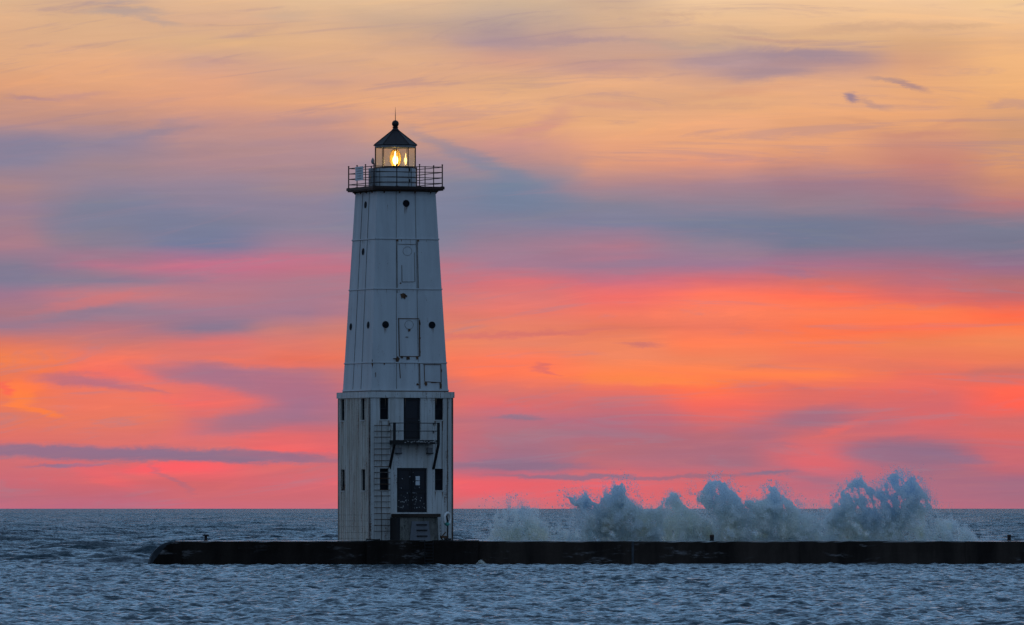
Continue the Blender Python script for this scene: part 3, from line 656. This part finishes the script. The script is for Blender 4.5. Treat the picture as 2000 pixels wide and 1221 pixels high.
# cabinet and fog sensor on the left of the drum
def loc(px, yy): x = (px-CXP)/S; return (x*CA+yy*SA, -x*SA+yy*CA)
mb = MB(); x, y = loc(728.8, -.25); mb.box(x-.16, x+.16, y-.2, y+.2, ZG1+.002, zl(329)); mb.build('equipment_cabinet', 'grey_metal', house)
mb = MB(); x, y = loc(728.3, -.3)
mb.lathe([(.001,-.16),(.05,-.14),(.082,-.06),(.085,.0),(.065,.07),(.03,.13),(.001,.17)], 16, (x, y, zl(315)), close=False)
mb.tube((x+.06, y, zl(329)), (x+.06, y, zl(314)), .022, 8); mb.build('fog_sensor', 'grey_metal', house, True)

# ---- balcony over the door
bx0, bx1 = fx(761,HB), fx(847.5,HB); PR = .65; bz0, bz1 = zl(867), zl(861)
yo = -HB-PR
mb = MB(); mb.box(bx0, bx1, yo, -HB-.004, bz0, bz1); mb.box(bx0-.02, bx1+.02, yo-.03, yo-.002, bz0-.03, bz1+.015); bal = mb.build('balcony', 'black_iron', house)
mb = MB(); rr = random.Random(2)
for k in range(26):    # peeling pale paint on the balcony edge
    x = rr.uniform(bx0+.5, bx1-.1); l = rr.uniform(.04, .16); z = rr.uniform(bz0+.0, bz1-.03); sl_ = rr.uniform(-.05, .05)
    mb.add([(x,yo-.034,z),(x+l,yo-.034,z+sl_),(x+l,yo-.034,z+sl_+.022),(x,yo-.034,z+.02)], [(0,1,2,3)])
mb.build('peeling_paint', 'worn_specks', bal)
for x, xw in ((bx0+.02, bx0+.02), (bx1-.02, bx1-.02)):
    mb = MB(); mb.beam((x, yo-.06, bz0-.05), (x, yo-.06, zl(826.5)), .13, .06); mb.build('balcony_post', 'black_iron', bal)
    mb = MB(); mb.beam((x, yo-.06, bz0-.052), (x, -HB-.02, zl(917)), .12, .07); mb.build('balcony_brace', 'black_iron', bal)
mb = MB()
for py in (827.6, 843):
    z = zl(py)
    mb.tube((bx0+.02, yo-.03, z), (bx1-.02, yo-.03, z), .022, 6)
    for x in (bx0+.02, bx1-.02):
        mb.tube((x, yo-.03, z), (x, -HB-.003, z), .02, 6); mb.tube((x, -HB-.03, z), (x, -HB-.03, z-.1), .02, 6)
mb.build('balcony_rail', 'black_iron', bal)
for px in (778, 838.5):
    x = fx(px, HB); mb = MB(); mb.box(x-.13, x+.13, -HB-.2, -HB-.003, zl(884), zl(875)); mb.box(x-.15, x+.15, -HB-.22, -HB-.003, zl(885.5), zl(884.2)); lb = mb.build('floodlight_box', 'grey_metal', house)
    mb = MB(); mb.box(x-.15, x+.15, -HB-.215, -HB-.005, zl(887.2), zl(885.6)); mb.build('box_shadow', 'black_iron', lb)  # black strip standing in for the shadow beneath the box
# ---- ladder of rungs
lx0, lx1 = fx(734.4,HB), fx(760.4,HB)
mb = MB()
for x in (lx0, lx1): mb.box(x-.02, x+.02, -HB-.10, -HB-.07, .05, zl(832))
for z in (zl(1035), zl(985), zl(935), zl(885), zl(845)):
    for x in (lx0, lx1): mb.box(x-.015, x+.015, -HB-.069, -HB-.003, z-.02, z+.02)
lad = mb.build('ladder', 'base_paint', house)
k = 0
while True:
    py = 832 + k*11.4
    if py > 1046: break
    z = zl(py); mb = MB(); mb.tube((lx0-.07, -HB-.12, z), (lx1+.05, -HB-.12, z), .019, 6); mb.tube((lx0-.07, -HB-.12, z), (lx0-.07, -HB-.07, z), .015, 6); mb.build('rung', 'rust_metal' if k % 5 != 3 else 'seam_metal', lad); k += 1

# ---- things standing round the tower
def W(lx, ly_, z=0.): return (TX+lx*CA-ly_*SA, D+lx*SA+ly_*CA, DECK+z)
px0, px1 = fx(768,HB), fx(768,HB)+1.95; P2 = 1.1
p = W(0, -HB); mb = MB()
landing = empty('concrete_landing', W((px0+px1)/2, -HB-P2/2, .0), A, 'weathered grey concrete landing with recessed steps below the double door', 'landing')
hw = (px1-px0)/2; hp = P2/2; zt = zl(1010)
mb = MB(); n = 8
mb.hexa([(-hw-.03,-hp,0),(hw+.03,-hp,0),(hw+.03,hp-.004,0),(-hw-.03,hp-.004,0),(-hw,-hp+.06,zt),(hw,-hp+.06,zt),(hw,hp-.004,zt),(-hw,hp-.004,zt)])
mb.build('landing_block', 'landing_concrete', landing)
mb = MB(); mb.box(-hw-.06, hw+.12, -hp-.04, hp-.004, zt+.002, zl(1003.5)); mb.build('landing_slab', 'pier_concrete', landing)
mb = MB(); mb.hexa([(-.52,-hp-.09,0),(.55,-hp-.09,0),(.55,-hp-.003,0),(-.52,-hp-.003,0),(-.38,-hp+.0,zl(1018)),(.5,-hp+.0,zl(1018)),(.5,-hp+.055,zl(1018)),(-.38,-hp+.055,zl(1018))]); fp = mb.build('front_plate', 'plate_steel', landing)
for py in (1024.7, 1035.4, 1046.7):
    z = zl(py); yy = -hp-.095+.09*(z/zl(1018)); mb = MB(); mb.box(-.16, .38, yy-.05, yy-.005, z-.03, z+.03); mb.build('step_slot', 'black_iron', landing)
mb = MB(); mb.box(-hw-.13, -hw-.035, -hp-.02, hp-.02, .001, zt-.03); mb.box(-hw-.16, -hw-.035, -hp-.05, -hp+.12, zt-.028, zt+.0); mb.build('side_panel', 'black_iron', landing)  # black panel covering the left side of the landing
# life ring on its post
xr = fx(864.2, HB); yr = -HB-.75
post = empty('ring_post', W(xr, yr), A, 'thin black iron post carrying the life ring beside the landing', 'post')
mb = MB(); mb.tube((0,0,0), (0,0,zl(1018)), .035, 8); mb.tube((0,0,zl(1018)), (-.12,0,zl(1000)), .045, 8, .03); mb.box(-.14,.14,-.12,.12,0.001,.12); mb.build('post_shaft', 'black_iron', post)
mb = MB(); mb.box(-.36,-.06,-.16,.10,.125,.24); mb.tube((-.3,-.05,.24), (-.12,-.05,.42), .03, 6); mb.tube((-.34,.0,.12), (-.2,.0,.001), .03, 6); mb.build('post_bracket', 'rust_metal', post)
ring = empty('life_ring', W(xr-.06, yr-.1, zl(1013)), A+R(58), 'white life ring with a teal band hanging tilted on a black post', 'life ring')
mb = MB(); n, m = 28, 8; RR, rt = .27, .06; vs = []
for i in range(n):
    a = 2*math.pi*i/n
    for j in range(m):
        b = 2*math.pi*j/m; vs.append(((RR+rt*math.cos(b))*math.cos(a), rt*math.sin(b), (RR+rt*math.cos(b))*math.sin(a)*1.05))
mb.add(vs, [(i*m+j, ((i+1) % n)*m+j, ((i+1) % n)*m+(j+1) % m, i*m+(j+1) % m) for i in range(n) for j in range(m)]); o = mb.build('ring_body', 'ring_foam', ring, True)
mb = MB(); n2 = 9; vs = []
for i in range(n2):
    a = R(-120)+R(75)*i/(n2-1)
    for j in range(m):
        b = 2*math.pi*j/m; q = rt*1.25; vs.append(((RR+q*math.cos(b))*math.cos(a), q*math.sin(b), (RR+q*math.cos(b))*math.sin(a)*1.05))
mb.add(vs, [(i*m+j, (i+1)*m+j, (i+1)*m+(j+1) % m, i*m+(j+1) % m) for i in range(n2-1) for j in range(m)]); mb.build('ring_band', 'teal_cloth', ring, True)
ring.rotation_euler = (0, R(20), A+R(38))
# notice board on the gallery railing
p0, p1 = ly(696.6, HR), ly(711.9, HR)
bd = empty('notice_board', W(-HR-.04, (p0+p1)/2, zl(340)), A, 'pale grey notice board hung on the gallery railing left of the lantern', 'sign')
hh = abs(p1-p0)/2
mb = MB(); mb.box(-.03, -.005, -hh, hh, -.34, .34); mb.build('board_panel', 'notice_paper', bd)
mb = MB(); rr = random.Random(4)
for k in range(5):
    z = .24-k*.12; mb.box(-.034, -.0305, -hh+.12+rr.uniform(0,.1), hh-.12-rr.uniform(0,.25), z-.02, z+.02)
mb.build('board_lines', 'grey_metal', bd)

# ------------------------------------------------------------------ breakwater
bw_ = empty('breakwater', (TX, D, 0), 0, 'long low black concrete breakwater running across the water under the lighthouse', 'breakwater')
YF, YB = -3.2, 3.4        # front and lake side, from the tower axis
SF = F/(D+YF)
def wx_(px, yy=YF): return (px-1000)*(D+yy)/F - TX
xl = wx_(341); xr_ = 75.0
blocks = [(xl, wx_(716), 0., 0.), (wx_(716), wx_(935), .34, .05), (wx_(935), wx_(1236), 0., 0.), (wx_(1236), wx_(1562), .02, -.012), (wx_(1562), wx_(1885), -.015, .0), (wx_(1885), wx_(2250), .015, -.01), (wx_(2250), xr_, 0, 0)]
rr = random.Random(6)
for i, (a, b, out, up) in enumerate(blocks):
    n = max(2, int((b-a)/.4)); mb = MB(); g = .006
    xs = [a+g+(b-a-2*g)*j/n for j in range(n+1)]
    prof = [(YF-out, -1.5), (YF-out, .02), (YF-out+.03, .6), (YF-out+.02, DECK-.07+up), (YF-out+.06, DECK-.015+up), (YF+.7, DECK-.012+up), (YB-.7, DECK-.012+up), (YB-.04, DECK-.02+up), (YB, DECK-.07+up), (YB, -1.5)]
    vs = []
    for x in xs:
        for k, (y, z) in enumerate(prof):
            jj = rr.uniform(-1, 1); vs.append((x, y+(.018*jj if 0 < k < 5 else 0), z+(.008*rr.uniform(-1,1) if 2 < k < 8 else 0)))
    m = len(prof); fs = [(j*m+k, (j+1)*m+k, (j+1)*m+k+1, j*m+k+1) for j in range(n) for k in range(m-1)] + [tuple(range(m)), tuple(range(n*m+m-1, n*m-1, -1))]
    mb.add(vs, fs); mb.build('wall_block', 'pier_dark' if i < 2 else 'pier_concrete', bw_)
# rounded nose at the left end
mb = MB(); xn = wx_(290); nseg, ny = 12, 14
vs = []
for j in range(ny+1):
    y = YF+(YB-YF)*j/ny; bulge = math.sin(math.pi*j/ny)**.6
    for i in range(nseg+1):
        a = (math.pi/2)*i/nseg; L_ = (xl-xn)*(.96+.14*bulge)
        x = xl-.003 - L_*math.cos(a)**.9; z = -.02+(DECK-.02)*math.sin(a)**1.05
        if i == 0: z = -1.5
        vs.append((x+rr.uniform(-.015,.015), y+.0, z+rr.uniform(-.01,.01)))
m = nseg+1
mb.add(vs, [(j*m+i, j*m+i+1, (j+1)*m+i+1, (j+1)*m+i) for j in range(ny) for i in range(nseg)])
k0 = len(mb.v); mb.add([(xl-.003, YF, -1.5), (xl-.003, YB, -1.5)], [])
mb.f.append(tuple(range(0, m))+(k0,)); mb.f.append(tuple(range(ny*m+m-1, ny*m-1, -1))+(k0+1,))
mb.build('rounded_nose', 'cap_concrete', bw_)
# face plate in front of the nose: the dark sheet pile side, cut on a slope
mb = MB(); pts = [(wx_(292), -.3), (wx_(296), .05), (wx_(306), .38), (wx_(318), .75), (wx_(327), 1.0), (wx_(341), DECK-.05), (xl+.35, DECK-.05), (xl+.35, -.3)]
n = len(pts); mb.add([(x, YF-.13, z) for x, z in pts]+[(x, YF-.005, z) for x, z in pts], [tuple(range(n)), tuple(range(2*n-1, n-1, -1))]+[(i,(i+1)%n,n+(i+1)%n,n+i) for i in range(n)])
mb.build('side_plate', 'pier_dark', bw_)
for px, wd in ((1236, .06),):
    mb = MB(); mb.box(wx_(px)-wd, wx_(px)+wd, YF-.055, YF+.1, -.3, DECK-.03); mb.build('joint_strip', 'cap_concrete', bw_)
# raised foundation under the tower
mb = MB(); mb.box(wx_(714,-3.1), wx_(934,-3.1), YF+.12, 2.9, DECK-.01, DECK+.035); mb.build('foundation_slab', 'landing_concrete', bw_)
mb = MB(); mb.tube((wx_(716), YF+.3, DECK+.06), (wx_(741), YF+.3, DECK+.06), .03, 6)
for px in (716, 741): mb.tube((wx_(px), YF+.3, DECK+.035), (wx_(px), YF+.3, DECK+.1), .03, 6)
mb.build('mooring_bar', 'black_iron', bw_)
mb = MB()
for k in range(7):
    z = .12+k*.15; mb.tube((wx_(838)-.2, YF-.36, z), (wx_(838)+.2, YF-.36, z), .02, 6)
for x in (-.2, .2): mb.tube((wx_(838)+x, YF-.33, 0), (wx_(838)+x, YF-.33, DECK+.04), .025, 6)
mb.build('side_ladder', 'black_iron', bw_)
# bollards
b = empty('mooring_bollard', ((402-1000)*(D-1)/F, D-1, DECK-.005), 0, 'small black T headed bollard near the rounded left end of the breakwater', 'bollard', 'bollards and posts on the breakwater')
mb = MB(); mb.lathe([(.13,0),(.11,.02),(.075,.04),(.07,.2),(.085,.23)], 14); mb.build('bollard_shaft', 'black_iron', b, True)
mb = MB(); mb.lathe([(.085,.231),(.15,.235),(.16,.25),(.16,.285),(.14,.31),(.001,.315)], 14, close=False); mb.build('bollard_head', 'black_iron', b, True)
for px, wd, hgt, lab in ((1390.5, .10, .30, 'short dark post on the breakwater in front of the middle spray plumes'), (1971, .09, .31, 'short dark post at the far right of the breakwater beyond the spray')):
    b = empty('deck_post', ((px-1000)*(D-1)/F, D-1, DECK-.01), R(8), lab, 'bollard', 'bollards and posts on the breakwater')
    mb = MB(); mb.lathe([(wd*1.25,0),(wd*1.2,.03),(wd,.035),(wd,hgt-.03),(wd*.9,hgt)], 10); mb.build('post_shaft', 'black_iron', b)
    mb = MB(); mb.lathe([(wd*1.02,hgt-.08),(wd*1.12,hgt-.075),(wd*1.12,hgt-.03),(wd*1.02,hgt-.025)], 10, close=False); mb.build('post_collar', 'rust_metal', b)

# ------------------------------------------------------------------ water
def np_mesh(name, V, Q, mat, smooth=True):
    me = bpy.data.meshes.new(name); nv = len(V); nf, k = Q.shape
    me.vertices.add(nv); me.vertices.foreach_set('co', V.astype(np.float32).ravel())
    me.loops.add(nf*k); me.loops.foreach_set('vertex_index', Q.astype(np.int32).ravel())
    me.polygons.add(nf); me.polygons.foreach_set('loop_start', np.arange(0, nf*k, k, dtype=np.int32))
    if smooth: me.polygons.foreach_set('use_smooth', np.ones(nf, dtype=bool))
    me.update(calc_edges=True); me.materials.append(MAT[mat])
    o = bpy.data.objects.new(name, me); COL.objects.link(o); return o
ds = list(np.geomspace(8, 120, 30))
while ds[-1] < 70000:
    d = ds[-1]
    ds.append(d + (.27 if d < 430 else min(.3*(d/430)**2, 4.5) if d < 4500 else d*.04))
ds = np.array(ds)
fa = np.linspace(-4.6, 4.6, 900); sa = np.array([5,5.5,6.2,7,8,10,12,15,19,24,30,38,48,60,72,80,85.])
an = np.tan(np.radians(np.concatenate([-sa[::-1], fa, sa])))
Y = np.repeat(ds[:, None], len(an), 1); X = Y*an[None, :]
row = np.gradient(ds)[:, None]*np.ones_like(X); colw = np.abs(np.gradient(an))[None, :]*Y
res = np.maximum(row*.8, colw)
rng = np.random.default_rng(4)
Z = np.zeros_like(X); GX = np.zeros_like(X); GY = np.zeros_like(X)
def sst(x, a, b):
    q = np.clip((x-a)/(b-a), 0, 1); return q*q*(3-2*q)
open_lake = np.maximum(sst(Y, 398, 404), sst(-X, 18, 30)*sst(Y, 350, 420))
def waves(n, l0, l1, slope, main, spread, weight, y0, y1, pw=0.):
    rows = np.where((ds >= y0) & (ds <= y1))[0]; a, b = rows[0], rows[-1]+1
    x, y, rs, wt = X[a:b], Y[a:b], res[a:b], weight[a:b]
    for i in range(n):
        lam = l0*(l1/l0)**((i+rng.random())/n); th = main + rng.normal()*spread
        k = 2*math.pi/lam; kx, ky = k*math.cos(th), k*math.sin(th); Am = slope*lam**(1+pw)/(2*math.pi)
        att = (1-sst(rs, lam*.22, lam*.45))*wt*Am
        p = kx*x+ky*y+rng.random()*6.283
        c = np.cos(p); s_ = np.sin(p)
        Z[a:b] += att*c; GX[a:b] -= att*s_*math.cos(th)*.8; GY[a:b] -= att*s_*math.sin(th)*.8
waves(100, .25, 1.7, .040, R(-65), .95, 1-open_lake, 60, 425)
waves(64, .6, 5., .036, R(-80), .8, open_lake, 340, 1500)
waves(44, 4., 24., .019, R(-84), .5, np.maximum(open_lake, .12), 60, 40000)
# waves bunch up in patches
V = np.stack([X+GX, Y+GY, Z], -1).reshape(-1, 3)
nr, nc = X.shape; idx = np.arange(nr*nc).reshape(nr, nc)
Q = np.stack([idx[:-1,:-1], idx[:-1,1:], idx[1:,1:], idx[1:,:-1]], -1).reshape(-1, 4)
b0 = len(V); V = np.vstack([V, [(-9e4,-9e4,-1.6),(9e4,-9e4,-1.6),(9e4,9e4,-1.6),(-9e4,9e4,-1.6)]]); Q = np.vstack([Q, [[b0,b0+1,b0+2,b0+3]]])
water = np_mesh('water', V, Q, 'lake_water'); tag(water, kind='structure')

# ------------------------------------------------------------------ spray plumes
def lat(shape, seed): return np.random.default_rng(seed).random(shape)
def vnoise(x, y, seed):
    T = lat((256, 256), seed); xi = np.floor(x).astype(int); yi = np.floor(y).astype(int); fx_, fy_ = x-xi, y-yi
    fx_ = fx_*fx_*(3-2*fx_); fy_ = fy_*fy_*(3-2*fy_)
    g = lambda a, b: T[a % 256, b % 256]
    return (g(xi,yi)*(1-fx_)+g(xi+1,yi)*fx_)*(1-fy_)+(g(xi,yi+1)*(1-fx_)+g(xi+1,yi+1)*fx_)*fy_
def fbm(x, y, seed, o=5, gain=.55):
    a, s_, tot = 1., 0., 0.
    for i in range(o): s_ = s_+a*vnoise(x*2**i, y*2**i, seed+i); tot += a; a *= gain
    return s_/tot
def inside(px, py, poly):
    r = np.zeros(len(px), bool); n = len(poly)
    for i in range(n):
        x0, y0 = poly[i]; x1, y1 = poly[(i+1) % n]
        c = ((y0 > py) != (y1 > py)) & (px < (x1-x0)*(py-y0)/((y1-y0)+1e-9)+x0); r ^= c
    return r
def edge_d(px, py, poly):
    d = np.full(len(px), 1e9); n = len(poly)
    for i in range(n):
        a = np.array(poly[i], float); b = np.array(poly[(i+1) % n], float)
        if a[1] > 1052 and b[1] > 1052: continue
        ab = b-a; q = np.clip(((px-a[0])*ab[0]+(py-a[1])*ab[1])/(ab@ab+1e-9), 0, 1)
        d = np.minimum(d, np.hypot(px-a[0]-q*ab[0], py-a[1]-q*ab[1]))
    return d
YS_ = 406.5; DROPS = 2.5
SC.cycles.diffuse_bounces = 20; SC.cycles.transmission_bounces = 12; SC.cycles.max_bounces = 24; SC.cycles.transparent_max_bounces = 16
def plume(name, label, poly, n, seed, core=9., halo=10., thick=.8, dens=1.0, lean=0.5, y=YS_, size=1.0, cat='wave splash', group='plumes of spray behind the breakwater', wisp=.5, kind=None, holes=()):
    r = np.random.default_rng(seed); P_ = np.array(poly, float)
    x0, y0 = P_.min(0)-halo*2.2; x1, y1 = P_.max(0)+halo*2.2; y1 = min(y1, 1062)
    st = .5
    gx, gy = np.meshgrid(np.arange(x0, x1, st), np.arange(y0, y1, st)); px, py = gx.ravel(), gy.ravel()
    wx1 = (fbm(px/22., py/22., seed+40)-.5)*18; wy1 = (fbm(px/22., py/22., seed+60)-.5)*18
    wx1 += (fbm(px/5., py/5., seed+41, 3)-.5)*5; wy1 += (fbm(px/5., py/5., seed+61, 3)-.5)*5
    sh = (1056-py)*lean
    qx, qy = px+wx1, py+wy1
    ins = inside(qx, qy, poly); d = edge_d(qx, qy, poly); sd = np.where(ins, d, -d)
    tex = fbm((px+sh*.6)/11., py/20., seed, 5, .55); big = fbm(px/34., py/34., seed+20, 4); hd = np.clip((1020-py)/60., 0, 1)
    body = np.clip((sd+1.5)/(core*(1-.45*hd)), 0, 1)
    dn = body*(.35+1.2*np.clip(big-.25, 0, 1))*np.clip(.72+(tex-.5)*2.9*wisp*2, .05, 1.5)
    hz = np.exp(-np.clip(-sd, 0, None)/(halo*.6))*np.clip((tex-.42)*3.0, .01, 1)*.24
    dn = np.where(sd > 0, np.maximum(dn, hz*.8), hz)
    for (hx_, hy_, hrx, hry, hs) in holes:      # torn places where the water is thin
        w_ = np.exp(-(((px-hx_)/hrx)**2+((py-hy_)/hry)**2)**1.5)*hs; t2 = np.clip((fbm((px+sh*.3)/8., py/9., seed+33, 4, .6)-.42)*5, .22, 1)
        dn = dn*(1-w_+w_*t2*.8)
    cdf = np.cumsum(dn); k = np.searchsorted(cdf, r.random(int(n*DROPS))*cdf[-1]); k = np.clip(k, 0, len(px)-1)
    m = len(k); p = np.stack([px[k]+r.random(m)*st, py[k]+r.random(m)*st, sd[k]], -1)
    nf = int(n*.006*(kind is None))      # flung drops beyond the edge
    if nf:
        o_ = np.where((sd > -halo*2.4) & (sd < -2) & (py < 1040))[0]
        w2 = np.clip(fbm(px[o_]/14., py[o_]/14., seed+71, 4)-.46, 0, 1)*np.exp(sd[o_]/halo)+1e-9
        kk = o_[np.clip(np.searchsorted(np.cumsum(w2)/w2.sum(), r.random(nf)), 0, len(o_)-1)]
        p = np.vstack([p, np.stack([px[kk]+r.random(nf)*st, py[kk]+r.random(nf)*st, np.full(nf, -99.)], -1)]); m = len(p)
    height = (1056-p[:,1])/S
    yy = y + r.normal(0, 1, m)*(.30+thick*.22*np.clip(height, 0, 4)) + (fbm(p[:,0]/18., p[:,1]/18., seed+90)-.5)*5.5*thick
    yy = np.clip(yy, D+3.55, None)
    x = (p[:,0]-1000)*yy/F; z = EYE+(HY-p[:,1])*yy/F
    c = np.stack([x, yy, z], -1)
    # droplets: slim slivers drawn out along the way the water flies
    sz = size*.0125*np.exp(r.normal(0, .35, m)); sz = np.where(p[:,2] < 0, sz*.75, sz); sz = np.where(p[:,2] < -50, sz*2.2, sz)
    cx = P_[:,0].mean(); ang = R(90)+lean*.35+r.normal(0, .55, m)-(p[:,0]-cx)*.0035
    ldir = np.stack([np.cos(ang), r.normal(0, .3, m), np.sin(ang)], -1); ldir /= np.linalg.norm(ldir, axis=1)[:,None]
    q = r.normal(0, 1, (m,3)); side = np.cross(ldir, q); side /= np.linalg.norm(side, axis=1)[:,None]
    a = c+ldir*sz[:,None]*1.5; b = c-ldir*sz[:,None]*.9+side*sz[:,None]*.75; e = c-ldir*sz[:,None]*.9-side*sz[:,None]*.75
    V = np.stack([a,b,e], 1).reshape(-1,3); Qs = np.arange(3*m).reshape(m,3)
    o = np_mesh(name, V, Qs, 'spray_water', False); return tag(o, label, cat, group, kind)
plume('wave_splash', 'low broad splash nearest the lighthouse, breaking just above the breakwater deck',
      [(955,1060),(958,1012),(972,1000),(988,998),(1000,988),(1012,992),(1022,990),(1036,995),(1056,1003),(1074,1014),(1090,1030),(1132,1036),(1136,1060)], 62000, 100, 24, 14, .8, 1., .2, wisp=.8, holes=((1095,1030,34,26,1.),(1050,1008,40,12,.9),(980,1010,14,16,.7)))
plume('wave_splash', 'blue grey spray plume with a curled left tip and a pointed ragged peak',
      [(1126,1060),(1134,1030),(1136,1008),(1128,992),(1112,982),(1106,968),(1116,972),(1127,979),(1143,968),(1152,976),(1170,984),(1180,968),(1192,957),(1202,948),(1215,937),(1224,948),(1224,966),(1238,982),(1254,993),(1280,990),(1296,984),(1290,1060)], 190000, 200, 8, 9, .7, y=405.6, holes=((1160,1000,22,14,.7),(1262,1025,22,30,.7)))
plume('wave_splash', 'small pointed spray plume with a steep left edge in the middle of the row',
      [(1294,1060),(1295,1000),(1298,978),(1311,965),(1320,969),(1330,978),(1348,992),(1374,1003),(1394,1014),(1404,1036),(1406,1060)], 90000, 300, 7, 6, .6, y=407.2)
plume('wave_splash', 'wide spray plume with a hooked crest on its left and a second narrow peak',
      [(1396,1060),(1404,1030),(1398,1012),(1384,998),(1370,984),(1354,966),(1356,958),(1372,954),(1386,944),(1401,938),(1414,944),(1426,957),(1442,966),(1460,976),(1476,978),(1494,970),(1500,956),(1507,949),(1516,951),(1526,964),(1538,978),(1556,990),(1576,998),(1598,1010),(1604,1024),(1606,1060)], 220000, 400, 8, 9, .7, y=405.8, holes=((1462,1000,20,16,.5),(1580,1030,26,30,.8)))
plume('wave_splash', 'lacy spray plume left of the tallest one, see-through in its middle',
      [(1600,1060),(1608,1030),(1618,1002),(1628,982),(1639,960),(1660,947),(1680,935),(1694,945),(1702,956),(1718,962),(1724,990),(1720,1060)], 135000, 506, 7, 8, .7, wisp=.6, y=406.8, holes=((1684,1004,16,20,.35),))
plume('wave_splash', 'tallest spray plume at the right of the row, with two ragged heads',
      [(1712,1060),(1714,1010),(1722,970),(1728,945),(1736,930),(1744,924),(1756,934),(1768,944),(1780,936),(1791,932),(1800,946),(1806,964),(1820,982),(1822,996),(1810,1004),(1806,1024),(1812,1060)], 120000, 600, 8, 10, .7, wisp=.75, y=405.6, holes=((1790,985,20,26,.6),))
plume('wave_splash', 'low thin fan of falling spray at the right end of the row',
      [(1800,1060),(1812,1020),(1830,1012),(1856,1014),(1880,1024),(1900,1042),(1916,1060)], 26000, 700, 16, 14, .8, wisp=.8)
plume('spray_mist', 'thin veil of fine spray hanging between and above the plumes',
      [(892,1060),(900,1010),(950,996),(1100,985),(1180,960),(1215,935),(1256,948),(1262,985),(1400,975),(1480,965),(1560,978),(1620,960),(1700,925),(1800,925),(1830,990),(1900,1035),(1930,1060)], 42000, 800, 60, 8, 1.2, wisp=1., size=.75, cat='mist', group=None, kind='stuff')
plume('wave_splash', 'tiny splash lapping the front of the breakwater right of the lighthouse',
      [(926,1106),(934,1098),(940,1090),(944,1096),(954,1102),(966,1106)], 0, 900, 5, 3) if False else None
def small_splash():
    r = np.random.default_rng(77); m = 2600
    yy = D+YF-.32-np.abs(r.normal(0, .08, m)); u_ = r.normal(0, 1, m); px = 941+u_*6+np.abs(r.normal(0,1,m))*4
    hgt = np.maximum(.02, .24*np.exp(-((px-939)/8.)**2)*r.random(m)**.7+.04*r.random(m))
    c = np.stack([(px-1000)*yy/F, yy, hgt-.02], -1); sz = .014*np.exp(r.normal(0,.3,m))
    V = (c[:,None,:]+r.normal(0,1,(m,3,3))*sz[:,None,None]).reshape(-1,3)
    o = np_mesh('wave_splash', V, np.arange(3*m).reshape(m,3), 'spray_water', False)
    tag(o, 'tiny splash lapping the front of the breakwater just right of the lighthouse', 'wave splash')
small_splash()
